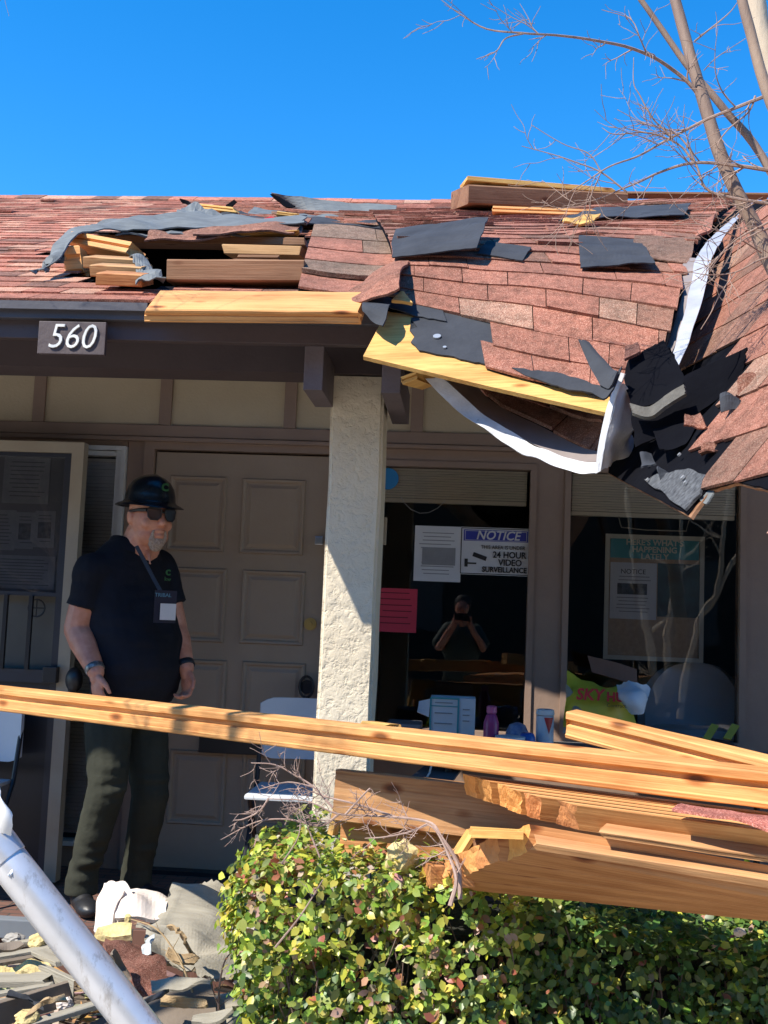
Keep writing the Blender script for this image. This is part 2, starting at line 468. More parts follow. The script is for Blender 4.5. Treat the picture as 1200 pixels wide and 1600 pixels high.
def text(s, p, size, m, parent, depth=.0012, bold=0, align='CENTER', rotz=0, shear=0, name='lettering', sx=1, mirror=False):
    cu = bpy.data.curves.new('lettering', 'FONT'); cu.body = s; cu.size = size; cu.extrude = depth; cu.align_x = align; cu.align_y = 'CENTER'; cu.shear = shear
    cu.offset = bold; cu.resolution_u = 3
    o = bpy.data.objects.new('tmp_text', cu); COL.objects.link(o)
    dg = bpy.context.evaluated_depsgraph_get(); me = bpy.data.meshes.new_from_object(o.evaluated_get(dg))
    bpy.data.objects.remove(o); bm = bmesh.new(); bm.from_mesh(me); bpy.data.meshes.remove(me)
    mw = Matrix.Translation(p) @ Matrix.Rotation(rotz, 4, 'Z') @ Matrix.Rotation(R(90), 4, 'X') @ Matrix.Diagonal((sx, 1, 1, 1))
    return mk(name, bm, m, parent, mw=mw)
def blob(bm, voxel, sm=4):
    """fuse overlapping closed shapes into one continuous skin"""
    me = bpy.data.meshes.new('t'); bm.to_mesh(me); bm.free(); o = bpy.data.objects.new('t', me); COL.objects.link(o)
    md = o.modifiers.new('r', 'REMESH'); md.mode = 'VOXEL'; md.voxel_size = voxel
    s = o.modifiers.new('s', 'SMOOTH'); s.iterations = sm; s.factor = .5
    dg = bpy.context.evaluated_depsgraph_get(); m2 = bpy.data.meshes.new_from_object(o.evaluated_get(dg))
    bpy.data.objects.remove(o); b2 = bmesh.new(); b2.from_mesh(m2); bpy.data.meshes.remove(m2); return b2
# ================================================================== GROUND
YW = 5.40
def X(px, py, Y=YW): return at(px, py, Y).x
def Z(px, py, Y=YW): return at(px, py, Y).z
bm = bmesh.new(); g = bmesh.ops.create_grid(bm, x_segments=60, y_segments=60, size=60)
bmesh.ops.translate(bm, vec=(0, 0, -.22), verts=bm.verts)
mk('ground', bm, M('soil_and_litter', (.16, .12, .085), (.075, .058, .042), 30, .95, .9, 40), kind='structure')
bm = bmesh.new(); box(bm, -60, 60, -6.5, 2.3, -.26, -.205)
mk('pavement', bm, M('pale_concrete', (.48, .44, .38), (.40, .36, .31), 10, .9, .4, 90), kind='structure')  # unseen paving, made pale to bounce sunlight into the porch
def bricks():
    m, n, b = _base('brick_paving'); t = n.nodes.new('ShaderNodeTexBrick'); tc = n.nodes.new('ShaderNodeTexCoord')
    n.links.new(tc.outputs['Object'], t.inputs['Vector']); t.inputs['Scale'].default_value = 4.5
    t.inputs['Color1'].default_value = (.13, .06, .045, 1); t.inputs['Color2'].default_value = (.17, .085, .06, 1); t.inputs['Mortar'].default_value = (.05, .045, .04, 1)
    n.links.new(t.outputs[0], b.inputs['Base Color']); b.inputs['Roughness'].default_value = .9; _bump(n, b, t.outputs[1], -.5, .005); return m
mk('porch_floor', bbox(-7, 7, 4.42, 5.9, -.25, 0), bricks(), kind='structure')

# ================================================================== BUILDING
ZT = Z(370, 706)              # head of the door
ZP0, ZP1 = Z(370, 669), 2.60  # upper panels
bld = thing('office_building', 'low brown office building with a wide front door, stucco post and torn shingled roof', 'building', (0, YW, 0))
DL, DR = X(229, 1000)-.02, X(499, 1000)+.05
SL, SR = X(108, 1000), X(181, 1000)
W1L, W1R = X(560, 1000), X(833, 960)
W2L, W2R = X(878, 960), X(1165, 960)
WB = Z(1000, 1164); WT1 = Z(720, 722)
bm = bmesh.new()
box(bm, -7, 7, YW, YW+.12, ZT+.055, 2.75)                       # header
box(bm, -7, X(-260, 1000), YW, YW+.12, 0, ZT+.055)
box(bm, SR+.004, DL-.05, YW, YW+.12, 0, ZT+.055)
box(bm, DR+.05, W1L-.01, YW, YW+.12, 0, ZT+.055)
box(bm, W1L-.01, W2R, YW, YW+.12, 0, WB)
box(bm, W2R, 7, YW, YW+.12, 0, ZT+.055)
box(bm, W1R, W2L, YW, YW+.12, WB, ZT+.055)
box(bm, W1L-.01, W2R, YW+.001, YW+.119, WT1-.002, ZT+.0549)
mk('wall', bm, mTrim, bld)
bm = bmesh.new(); box(bm, -7, 7, YW-.012, YW-.001, ZP0, 2.7)
mk('wall_panel', bm, mPanel, bld)
for bx in (65, 262, 456, 653, 850, 1050, -130):
    x = X(bx, 620)
    mk('batten', bbox(x-.031, x+.031, YW-.032, YW-.013, ZP0+.001, 2.6, .002), mTrim, bld)
mk('rail', bbox(-7, 7, YW-.036, YW-.002, ZP0-.06, ZP0, .004), mTrim, bld)
mk('rail', bbox(-7, 7, YW-.052, YW-.003, ZP0-.085, ZP0-.064, .004), mTrim, bld)
# ---- door
YD = YW+.01
dz0, dz1 = 0.02, ZT-.01
dr = mk('door', bbox(DL+.012, DR-.012, YD, YD+.045, dz0, dz1, .002), mDoor, bld)
fr = bmesh.new()
for a, b2, z0, z1 in ((DL-.045, DL+.008, 0, ZT+.05), (DR-.008, DR+.045, 0, ZT+.05)): box(fr, a, b2, YW-.02, YW+.06, z0, z1)
box(fr, DL+.008, DR-.008, YW-.02, YW+.06, ZT, ZT+.05)
mk('door_frame', fr, mTrim, bld)
mk('threshold', bbox(DL, DR, YW-.06, YW+.08, .0, .02), mBlack, bld)
for (ya, yb) in ((742, 860), (885, 1001), (1028, 1145), (1170, 1287)):
    for (xa, xb) in ((262, 352), (376, 476)):
        q0 = Vector((X(xa, (ya+yb)/2), 0, Z(xa, yb+(xa-262)*.04))); q1 = Vector((X(xb, (ya+yb)/2), 0, Z(xa, ya+(xa-262)*.04)))
        bm = bmesh.new()
        def ringf(i, y):
            return [bm.verts.new((x, y, z)) for x, z in ((q0.x+i, q0.z+i), (q1.x-i, q0.z+i), (q1.x-i, q1.z-i), (q0.x+i, q1.z-i))]
        rs = [ringf(0, YD-.001), ringf(.006, YD-.012), ringf(.016, YD-.010), ringf(.024, YD-.0015), ringf(.034, YD-.0015), ringf(.05, YD-.009)]
        for k in range(len(rs)-1):
            for j in range(4): bm.faces.new((rs[k][j], rs[k][(j+1) % 4], rs[k+1][(j+1) % 4], rs[k+1][j]))
        bm.faces.new(rs[-1])
        mk('door_panel', bm, mDoor, dr)
mBrass = M('brass', (.55, .42, .18), (.45, .33, .12), 8, .3, metal=1)
p = at(485, 975, YD)
bm = bmesh.new()
for r_, y0, y1 in ((.031, 0, -.008), (.024, -.008, -.014), (.012, -.014, -.024)):
    tube(bm, [Vector((p.x, YD+y0, p.z)), Vector((p.x, YD+y1, p.z))], r_, 20)
mk('deadbolt', bm, mBrass, dr, smooth=True)
p = at(480, 1073, YD); bm = bmesh.new()
tube(bm, [Vector((p.x, YD, p.z)), Vector((p.x, YD-.012, p.z))], .034, 20)
pts = [Vector((p.x+.034*math.sin(a), YD-.03, p.z-.0+.052*math.cos(a))) for a in [i*math.pi*2/20 for i in range(21)]]
tube(bm, pts, .007, 6)
mk('door_handle', bm, mBlack, dr, smooth=True)
p = at(499, 845, YW-.025)
mk('latch_plate', bbox(p.x-.02, p.x+.02, YW-.045, YW-.021, p.z-.02, p.z+.02, .003), M('brushed_steel', (.5, .52, .55), None, 8, .3, metal=1), bld)
# ---- windows
def win(name, x0, x1, z0, z1, blind, label=None, y=YW):
    w = mk(name, bbox(x0, x0+.03, y-.012, y+.08, z0, z1), mTrim, bld, label)
    f = bmesh.new(); box(f, x1-.03, x1, y-.012, y+.08, z0, z1); box(f, x0+.03, x1-.03, y-.012, y+.08, z1-.03, z1); box(f, x0+.03, x1-.03, y-.012, y+.08, z0, z0+.03)
    mk('frame', f, mTrim, w)
    mk('pane', bbox(x0+.03, x1-.03, y+.028, y+.034, z0+.03, z1-.03), mGlass, w)
    if blind:
        b = bmesh.new(); zz = z1-.035; n = int(blind/.0125)
        for i in range(n): box(b, x0+.04, x1-.045, y+.040, y+.055+.006*(i%2), zz-.0098-i*.0125, zz-i*.0125)
        box(b, x0+.04, x1-.045, y+.052, y+.09, zz-n*.0125-.02, zz-n*.0125)
        mk('window_blind', b, mBlind, w)
    return w
w1 = win('window', W1L, W1R, WB, WT1, Z(720, 735)-Z(720, 782))
w2 = win('window', W2L, W2R, WB, WT1, Z(900, 752)-Z(900, 795)+.06)
mk('window_sill', bbox(W1L-.03, W2R+.04, YW-.05, YW-.013, WB-.045, WB-.003, .004), mTrim, w1)
# white framed sidelight beside the door
w3 = mk('sidelight', bbox(SR-.022, SR, YW-.03, YW+.06, Z(150, 1322), Z(150, 697)), mWhite, bld, 'narrow white framed window beside the door')
f = bmesh.new(); z0, z1 = Z(150, 1322), Z(150, 697)
box(f, SL-.12, SR-.022, YW-.03, YW+.06, z1-.022, z1); box(f, SL-.12, SR-.022, YW-.03, YW+.06, z0, z0+.022)
box(f, SR-.052, SR-.026, YW-.018, YW+.05, z0+.022, z1-.022); box(f, SL-.12, SR-.055, YW-.018, YW+.05, z1-.05, z1-.026)
mk('frame', f, mWhite, w3)
mk('pane', bbox(SL-.12, SR-.052, YW+.02, YW+.025, z0+.022, z1-.05), mGlass, w3)
b = bmesh.new()
for i in range(110):
    zz = z1-.06-i*.0185
    if zz < z0+.05: break
    box(b, SL-.12, SR-.065, YW+.034, YW+.042+.006*(i%2), zz-.0165, zz)
mk('window_blind', b, M('pale_blind', (.8, .8, .76), None, 6, .6), w3)
bm = bmesh.new(); box(bm, -7, SR, YW, YW+.12, z1, ZT+.055); box(bm, X(-260, 1000), SR, YW, YW+.12, 0, z0)
mk('wall', bm, mTrim, bld)
# interior room behind the panes
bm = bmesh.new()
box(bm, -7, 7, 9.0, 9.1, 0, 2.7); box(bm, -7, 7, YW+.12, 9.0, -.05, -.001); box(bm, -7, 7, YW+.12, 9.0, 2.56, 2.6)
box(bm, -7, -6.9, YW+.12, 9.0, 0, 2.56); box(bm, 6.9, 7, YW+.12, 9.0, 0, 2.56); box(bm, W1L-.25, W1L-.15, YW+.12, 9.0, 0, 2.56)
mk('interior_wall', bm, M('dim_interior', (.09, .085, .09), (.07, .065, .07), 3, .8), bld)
# ---- stucco column
YC = 4.06
cl, crr = at(504, 900, YC).x, at(589, 900, YC).x
bm = bbox(cl, crr, YC, YC+.235, -.22, Z(560, 588, YC)); bmesh.ops.bevel(bm, geom=[e for e in bm.edges if abs(e.verts[0].co.z-e.verts[1].co.z) > 1], offset=.012, segments=3, affect='EDGES')
bmesh.ops.subdivide_edges(bm, edges=[e for e in bm.edges if e.calc_length() > 1], cuts=40)
for v in bm.verts: v.co += Vector((nz(v.co, 3), nz(v.co, 3, 4), 0))*.006
mk('column', bm, mStucco, bld)
p = at(606, 830, YC+.24)
mk('switch_plate', bbox(crr-.02, crr+.012, YC+.236, YC+.25, p.z-.055, p.z+.055, .003), mPost, bld)
# ---- eaves
EY = 3.66
ZE = Z(50, 472, EY)          # top of the eave at the left
mFas = M('grey_fascia_paint', (.085, .082, .095), (.07, .068, .08), 5, .5, .1, 50)
zc = Z(560, 586, YC)
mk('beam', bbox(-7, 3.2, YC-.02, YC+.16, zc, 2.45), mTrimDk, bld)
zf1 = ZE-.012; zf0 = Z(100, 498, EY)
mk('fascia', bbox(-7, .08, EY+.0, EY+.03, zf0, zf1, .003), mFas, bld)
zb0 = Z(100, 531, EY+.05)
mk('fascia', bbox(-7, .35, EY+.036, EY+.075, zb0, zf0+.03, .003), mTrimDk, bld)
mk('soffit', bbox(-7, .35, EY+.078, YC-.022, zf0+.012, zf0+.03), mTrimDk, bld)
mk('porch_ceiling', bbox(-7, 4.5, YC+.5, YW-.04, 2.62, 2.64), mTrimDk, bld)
for (xa, xb, yt, yb, Y0) in ((475, 505, 540, 609, 3.72), (597, 627, 560, 614, 3.74)):
    x0, x1 = X(xa, 575, Y0), X(xb, 575, Y0)
    mk('rafter_tail', bbox(x0, x1, Y0, YC+.3 if xa > 590 else YC-.021, Z(xa, yb, Y0), Z(xa, yt, Y0), .003), M('weathered_grey_paint', (.16, .13, .135), (.12, .095, .1), 8, .7, .3, 40), bld)
# ---- main roof
RY, SLOPE = 8.1, None
zr = Z(200, 313, RY); SLOPE = (zr-ZE)/(RY-EY)
rn = Vector((0, -SLOPE, 1)).normalized(); rup = Vector((0, 1, SLOPE)).normalized()
ROOF = Plane(Vector((0, EY, ZE)), rn)
rlen = math.hypot(RY-EY, zr-ZE)
hole = [(108, 372), (180, 362), (478, 366), (480, 448), (232, 452), (170, 452), (140, 440), (100, 398)]
rf = thing('roof', None, None); bpy.data.objects.remove(rf)
def inhole(p):
    q = proj(p); return inside(q[0], q[1], hole)
bm = bmesh.new(); nx, ny = 100, 34; x0, x1 = -6.2, 4.2
def cell(u0, u1, s0, s1, dz, flip):
    c = [Vector((u, EY, ZE))+rup*s-rn*dz for u, s in ((u0, s0), (u1, s0), (u1, s1), (u0, s1))]
    bm.faces.new([bm.verts.new(q) for q in c])
for i in range(nx):
    for j in range(ny):
        u0 = x0+(x1-x0)*i/nx; u1 = x0+(x1-x0)*(i+1)/nx; s0 = rlen*j/ny; s1 = rlen*(j+1)/ny
        q = Vector(((u0+u1)/2, EY, ZE))+rup*((s0+s1)/2)
        if inhole(q): continue
        if q.x > .1 and s1 < 1.2: continue
        cell(u0, u1, s0, s1, .001, 0); cell(u0, u1, s0, s1, .018, 1)
bmesh.ops.remove_doubles(bm, verts=bm.verts, dist=.0005)
roof = mk('roof', bm, mFeltDark, bld)
bm = bmesh.new()
vs = [bm.verts.new(v) for v in ((-6.2, RY, zr-.01), (4.2, RY, zr-.01), (4.2, RY+4.4, ZE), (-6.2, RY+4.4, ZE))]
bm.faces.new(vs); 
for sx in (-6.2, 4.2): bm.faces.new([bm.verts.new(v) for v in ((sx, EY+.05, ZE-.03), (sx, RY, zr-.03), (sx, RY+4.4, ZE-.03))])
mk('roof_back', bm, mFeltDark, bld)
def Smain(u, s): return Vector((x0+u, EY-.012, ZE))+rup*s, rn
def keepmain(p):
    q = proj(p)
    if inside(q[0], q[1], hole): return False
    if q[0] > 640 and q[1] > 350: return False
    if p.x > .0 and (p.y < EY+1.0): return False
    return -80 < q[0] < 1290
bm = bmesh.new()
def tone_left(p, r):
    b = .95+.6*r; g = nz(p, 1.6, 3)
    if r < .10: return (.75*b, .85*b, .9*b)
    if r > .72: return (1.15*b, 1.35*b, 1.35*b)
    return (b*1.1, b, b)
tabs(bm, Smain, keepmain, int(rlen/.14), rlen, tone_left, .14, (.10, .26), .0045, u_len=10.4)
mk('shingles', bm, mShingle, roof)
bm = bmesh.new(); L = tintlayer(bm)
x = -6.2
while x < 1.5:                                   # ridge caps
    w = .2; q = Vector((x, RY, zr)); t = rnd(.018, .028)
    a = [Vector((x, RY-.14, zr-.14*SLOPE+t)), Vector((x+w, RY-.14, zr-.14*SLOPE+t)), Vector((x+w, RY, zr+t+.012)), Vector((x, RY, zr+t+.012)), Vector((x+w, RY+.14, zr-.06+t)), Vector((x, RY+.14, zr-.06+t))]
    v = [bm.verts.new(k) for k in a]
    lo = [bm.verts.new(a[0]-Vector((0, 0, .016))), bm.verts.new(a[1]-Vector((0, 0, .016)))]
    fs = [bm.faces.new((v[0], v[1], v[2], v[3])), bm.faces.new((v[3], v[2], v[4], v[5])), bm.faces.new((lo[0], lo[1], v[1], v[0]))]
    c = tone_left(q, random.random())
    paint(bm, fs, c)
    x += w+.002
mk('ridge_cap', bm, mShingle, roof)
mk('drip_edge', bbox(-6.2, X(233, 480, EY), EY-.022, EY-.006, ZE-.03, ZE-.001), mFas, roof)
# ================================================================== TORN ROOF, LEFT GAP
def onmain(px, py, lift=0):
    p, n = ROOF.hit(px, py); return p+n*lift
mPineL = wood('dull_pine', (.55, .33, .15), (.38, .20, .08))
def tb(name, a, b, w, h, **k):
    """a, b: (px,py,Y) of the axis ends"""
    return timber(name, at(*a), at(*b), w, h, **k)
tb('roof_plank', (236, 478, 3.58), (572, 481, 3.58), .20, .045, m=mPine, roll=.62, groove=2, rag=(.01, .03), label='long fresh yellow plank lying along the eave above the house number', cat='plank', seed=1)
tb('roof_plank', (267, 427, 3.98), (478, 428, 3.98), .12, .082, m=mPineB, roll=.10, groove=0, label='dark brown beam lying inside the hole in the roof', cat='plank', seed=2)
for k, (a, b, l) in enumerate((((158, 434, 3.86), (232, 437, 3.86), 'lowest of the three short sawn blocks at the left of the roof hole'),
                               ((148, 421, 4.02), (232, 425, 4.02), 'middle of the three short sawn blocks at the left of the roof hole'),
                               ((138, 408, 4.18), (225, 413, 4.18), 'topmost of the three short sawn blocks at the left of the roof hole'))):
    tb('timber_block', a, b, .13, .044, m=mPineR if k == 0 else mPineL, roll=.38, groove=0, rag=(.012, .01), label=l, cat='timber', group='short timber blocks in the roof hole', seed=10+k)
tb('timber_block', (106, 410, 4.35), (135, 408, 4.35), .1, .11, m=mPine, rag=(.02, .02), label='small upright timber stub under the hanging felt at the far left of the roof hole', cat='timber', seed=20)
tb('roof_plank', (118, 378, 4.5), (215, 396, 4.35), .1, .055, m=mPine, roll=-.2, rag=(.03, .02), label='short broken board slanting down in the left end of the roof hole', cat='plank', seed=21)
tb('roof_plank', (352, 393, 4.45), (478, 396, 4.4), .1, .04, m=mPineL, roll=.1, groove=0, rag=(.04, .02), label='pale weathered board at the upper right inside the roof hole', cat='plank', seed=22)
tb('roof_plank', (365, 408, 4.3), (440, 409, 4.3), .08, .03, m=mPineB, rag=(.03, .02), label='thin weathered strip beneath the pale board in the roof hole', cat='plank', seed=23)
tb('roof_plank', (150, 377, 4.85), (484, 382, 4.75), .12, .035, m=mPineB, roll=.1, groove=0, rag=(.05, .02), label='grey brown decking board along the top of the roof hole', cat='plank', seed=24)
tb('roof_plank', (215, 367, 4.78), (330, 371, 4.78), .06, .018, m=mPly, rag=(.03, .03), label='thin sunlit strip of wood at the top of the roof hole, left piece', cat='plank', seed=25)
tb('roof_plank', (330, 372, 4.74), (470, 364, 4.74), .05, .012, m=mPly, rag=(.03, .03), label='thin sunlit strip of wood at the top of the roof hole, right piece', cat='plank', seed=26)
# lifted layer over the hole: felt, shingles, strips
mFeltG = M('grey_green_felt', (.16, .175, .175), (.10, .11, .112), 8, .75, .4, 18, stretch=(1, 4, 4))
ls = thing('lifted_roof_layer', 'lifted mat of grey felt and shingles bowed over the hole in the roof', 'roof layer', at(300, 350, 4.9))
bm = gsheet([[(46, 428, 3.98), (95, 412, 4.15), (120, 372, 4.35), (180, 358, 4.6), (260, 357, 4.7), (370, 356, 4.75), (476, 352, 4.8)],
             [(66, 424, 4.02), (95, 392, 4.25), (118, 364, 4.5), (180, 352, 4.8), (260, 348, 4.95), (370, 348, 5.0), (480, 346, 5.0)],
             [(70, 424, 4.06), (88, 386, 4.35), (125, 358, 4.7), (190, 345, 5.1), (270, 338, 5.3), (370, 340, 5.4), (480, 338, 5.4)]], 46, 8, .006, .018, 6, .03, 1)
mk('felt', bm, mFeltG, ls, smooth=True)
bm = gsheet([[(180, 365, 4.62), (260, 366, 4.66), (370, 364, 4.7), (470, 362, 4.74)], [(200, 359, 4.8), (270, 356, 4.85), (370, 354, 4.9), (474, 352, 4.95)]], 20, 3, .008, .012, 9, .06, 3)
mk('felt', bm, mFeltG, ls)
for k, (rows, m) in enumerate((
    ([[(300, 368, 4.6), (350, 362, 4.62), (400, 362, 4.65), (462, 360, 4.7)], [(310, 358, 4.72), (360, 352, 4.74), (410, 350, 4.78), (470, 348, 4.85)]], mShingle),
    ([[(330, 352, 5.1), (400, 350, 5.1), (480, 350, 5.1)], [(345, 344, 5.3), (410, 342, 5.3), (490, 341, 5.3)]], mShingle),
    ([[(225, 372, 4.58), (300, 371, 4.6), (360, 366, 4.64)], [(235, 362, 4.7), (300, 362, 4.72), (365, 358, 4.76)]], mShingle))):
    bm = gsheet(rows, 14, 3, .008, .012, 8, .05, 7+k)
    tl = tintlayer(bm)
    for f in bm.faces:
        for l in f.loops: l[tl] = (.9, .95, .95, 1)
    mk('shingle_strip', bm, m, ls)
def flap(name, label, cat, rows, m, nu=12, nv=6, th=.005, warp=.01, ws=8, edge=.04, seed=0, group=None, smooth=False, tint=None):
    bm = gsheet(rows, nu, nv, th, warp, ws, edge, seed)
    if tint: paint(bm, bm.faces, tint)
    return mk(name, bm, m, None, label, cat, group, smooth=smooth)
flap('felt_scrap', 'torn grey green felt strip hanging down over the sawn blocks in the roof hole', 'roofing felt',
     [[(212, 447, 3.75), (235, 446, 3.74), (262, 440, 3.72)], [(212, 420, 3.95), (228, 425, 3.92), (250, 432, 3.9)], [(202, 395, 4.2), (212, 398, 4.2), (222, 405, 4.2)]], mFeltG, 8, 10, .004, .02, 12, .1, 5)
flap('felt_scrap', 'grey felt tent of torn roofing standing on the roof at the left of the ridge', 'roofing felt',
     [[(270, 340, 5.4), (300, 346, 5.3), (330, 350, 5.3), (345, 342, 5.3)], [(290, 322, 5.9), (305, 318, 5.8), (325, 326, 5.7), (350, 334, 5.6)]], mFeltG, 12, 6, .005, .02, 8, .03, 8)
for k, (pts, l) in enumerate((((284, 312, 7.0, 302, 322, 6.9), 'small black felt corner sticking up at the left end of the torn ridge'), ((355, 322, 7.0, 366, 311, 7.0), 'tiny black felt corner sticking up in the middle of the torn ridge'))):
    a = pts
    flap('felt_scrap', l, 'roofing felt', [[(a[0], a[1]+6, a[2]), (a[3]+4, a[4]+4, a[5])], [(a[0]-3, a[1]-2, a[2]), (a[3], a[4], a[5])]], mFeltDark, 5, 3, .01, .02, 9, .05, 20+k)
# debris on the upper slope between hole and ridge
tb('roof_plank', (308, 326, 6.3), (380, 334, 6.2), .12, .03, m=mPly, rag=(.06, .06), label='pale splintered lath lying on the slope just below the torn ridge', cat='plank', seed=31)
tb('roof_plank', (432, 337, 6.0), (475, 342, 6.0), .1, .02, m=mPly, rag=(.05, .05), label='small pale lath beside the red rag high on the roof', cat='plank', seed=32)
for k, (rows, m, l) in enumerate((
    ([[(330, 342, 5.9), (400, 346, 5.8), (470, 348, 5.8)], [(345, 331, 6.3), (410, 336, 6.2), (480, 340, 6.1)]], mFelt, 'dark felt sheet on the torn slope left of the red rag'),
    ([[(385, 336, 6.3), (450, 343, 6.2), (520, 350, 6.0)], [(400, 326, 6.7), (460, 331, 6.6), (530, 340, 6.5)]], mFeltG, 'grey felt sheet on the torn slope right of the red rag'),
    ([[(470, 350, 5.6), (560, 352, 5.6), (650, 366, 5.2), (712, 372, 5.1)], [(480, 341, 6.0), (560, 344, 5.9), (650, 352, 5.7), (712, 358, 5.6)]], mFelt, 'long dark felt band crossing the roof above the centre flap'))):
    flap('felt_sheet', l, 'roofing felt', rows, m, 16, 5, .006, .015, 7, .04, 40+k)
flap('rag', 'small bright red rag caught on the torn felt high on the roof', 'rag', [[(412, 357, 5.3), (422, 354, 5.3), (432, 358, 5.3)], [(416, 350, 5.35), (424, 348, 5.35), (431, 352, 5.35)]], M('red_cloth', (.6, .03, .04), None, 9, .8), 6, 5, .004, .03, 30, .05, 9)
# mound of shingles raised over the ridge
def shingled(name, label, cat, rows, tone, nr=None, base=mFeltDark, keep=None, th=.012, tw=(.12, .25), expo=.14, und=None, parent=None, m=None, wv=.014, tt=.0045):
    S = gs(rows) if not isinstance(rows, Surf) else rows
    f0, wd, H = sfun(S)
    def f(u, v):
        p, n = f0(u, v); return p+n*(wv*max(-.3, nz(p, 3.2, 4))+.0015), n
    e = thing(name, label, cat, S.pt(.5, 0)) if parent is None else parent
    P = []
    for i in range(31):
        col = []
        for j in range(25):
            p = S.pt(i/30, j/24); col.append(p-S.nrm(i/30, j/24)*.002)
        P.append(col)
    bm = sheetgrid(P, th)
    if keep:
        dl = [fc for fc in bm.faces if not keep(fc.calc_center_median())]
        bmesh.ops.delete(bm, geom=dl, context='FACES')
    mk('decking', white(bm), base, e)
    bm = bmesh.new(); tabs(bm, f, keep or (lambda p: True), int(H/expo), H, tone, expo, tw, u_len=lambda v: wd(v+.07), rag=.10, thick=tt)
    mk('shingles', bm, m or mShingle, e)
    return e, S
shingled('shingle_mat', 'red shingle mat heaved up along the ridge in the middle of the roof', 'roof layer',
    [[(350, 336, 6.2), (470, 346, 6.0), (600, 352, 5.6), (720, 352, 5.6)], [(350, 326, 7.2), (470, 336, 6.8), (600, 340, 6.6), (720, 338, 6.6)], [(370, 316, 7.9), (470, 320, 7.8), (600, 326, 7.7), (720, 326, 7.7)]], tone_red)
# weathered flap in front of the hole
shingled('shingle_mat', 'brown weathered shingle flap bent down between the roof hole and the centre', 'roof layer',
    [[(466, 452, 3.75), (520, 462, 3.72), (578, 466, 3.70), (640, 462, 3.68)], [(476, 410, 4.1), (530, 415, 4.1), (590, 420, 4.1), (640, 420, 4.1)], [(492, 350, 4.75), (540, 350, 4.75), (590, 356, 4.75), (640, 362, 4.7)]],
    lambda p, r: tone_red(p, r) if r > .8 else tone_brown(p, r), expo=.23, tw=(.3, .5))
# ================================================================== TORN ROOF, CENTRE
PLA = at(567, 553, 3.42); PLB = at(950, 641, 3.12); PLT = at(830, 370, 3.98)
PL = plane3(PLA, PLB, PLT)
def plh(px, py): return PL.hit(px, py)[0]
gr = [[plh(600, 520), plh(700, 556), plh(800, 588), plh(900, 610), plh(985, 620)],
      [plh(606, 478), plh(700, 500), plh(810, 528), plh(930, 548), plh(1030, 566)],
      [plh(612, 430), plh(700, 440), plh(820, 452), plh(950, 468), plh(1058, 486)],
      [at(612, 392, 4.0), at(700, 394, 4.0), at(830, 398, 4.02), at(970, 404, 4.05), at(1080, 412, 4.0)],
      [at(600, 360, 4.5), at(700, 362, 4.5), at(840, 362, 4.55), at(980, 362, 4.6), at(1100, 366, 4.5)],
      [at(590, 345, 5.5), at(700, 345, 5.5), at(850, 342, 5.6), at(1000, 338, 5.6), at(1125, 336, 5.5)],
      [at(580, 331, 7.3), at(700, 330, 7.3), at(850, 326, 7.3), at(1000, 314, 7.3), at(1165, 306, 7.2)]]
D = Surf(gr)
dpoly = [(560, 300), (1180, 290), (1160, 328), (1118, 362), (1078, 410), (1066, 480), (1038, 560), (1010, 560), (975, 575), (965, 607), (945, 625), (925, 617), (870, 600), (800, 580), (752, 576), (757, 560), (776, 520), (706, 500), (690, 482), (640, 478), (612, 450), (590, 430), (585, 300)]
def kD(p):
    q = proj(p); return inside(q[0], q[1], dpoly)
cen, _ = shingled('torn_roof_section', 'large torn roof section of red shingles sagging over the eave above the window', 'roof section', D, tone_red, keep=kD, tw=(.13, .25))
ply = mk('plywood_sheet', polyslab(PL, [(604, 484), (567, 554), (760, 600), (948, 642), (958, 610), (925, 590), (800, 560), (700, 500)], -.006, .014), mPly, cen)
mk('felt_underlay', polyslab(PL, [(640, 516), (652, 512), (642, 498), (690, 485), (790, 510), (940, 560), (960, 600), (950, 614), (930, 620), (900, 606), (840, 588), (760, 570), (700, 556), (655, 548), (642, 535), (648, 526)], .002, .005, jag=2.2), mFelt, cen)
mk('felt_underlay', polyslab(PL, [(592, 470), (640, 474), (690, 480), (698, 505), (650, 497), (610, 484)], .008, .004, jag=1.5), mFelt, cen)
mk('felt_underlay', polyslab(PL, [(800, 580), (880, 590), (945, 612), (938, 622), (880, 612), (820, 592)], .014, .005, jag=1.5), mFelt, cen)
for (px, py) in ((683, 528), (695, 545)):
    p, n = PL.hit(px, py); bm = bmesh.new(); tube(bm, [p+n*.004, p+n*.008], .013 if px < 690 else .006, 14)
    mk('nail_washer', bm, M('galvanised', (.6, .62, .62), None, 9, .4, metal=.6), cen)
flap('plywood_scrap', 'pointed yellow plywood splinter poking out at the left corner of the torn section', 'plywood', [[(612, 468, 3.56), (632, 470, 3.56), (645, 472, 3.56)], [(624, 456, 3.6), (630, 454, 3.6), (638, 462, 3.6)]], mPly, 5, 4, .012, .004, 9, .05, 61)
flap('shingle_tongue', 'curled red shingle tongue lifting off the roof above the plywood corner', 'shingle',
     [[(528, 466, 3.62), (560, 470, 3.55), (600, 458, 3.5), (622, 446, 3.5)], [(545, 455, 3.7), (575, 448, 3.66), (605, 428, 3.66), (626, 420, 3.66)], [(590, 424, 3.9), (600, 418, 3.88), (620, 408, 3.86), (640, 406, 3.86)]], mShingle, 14, 8, .008, .008, 9, .04, 62, tint=(.85, .85, .85))
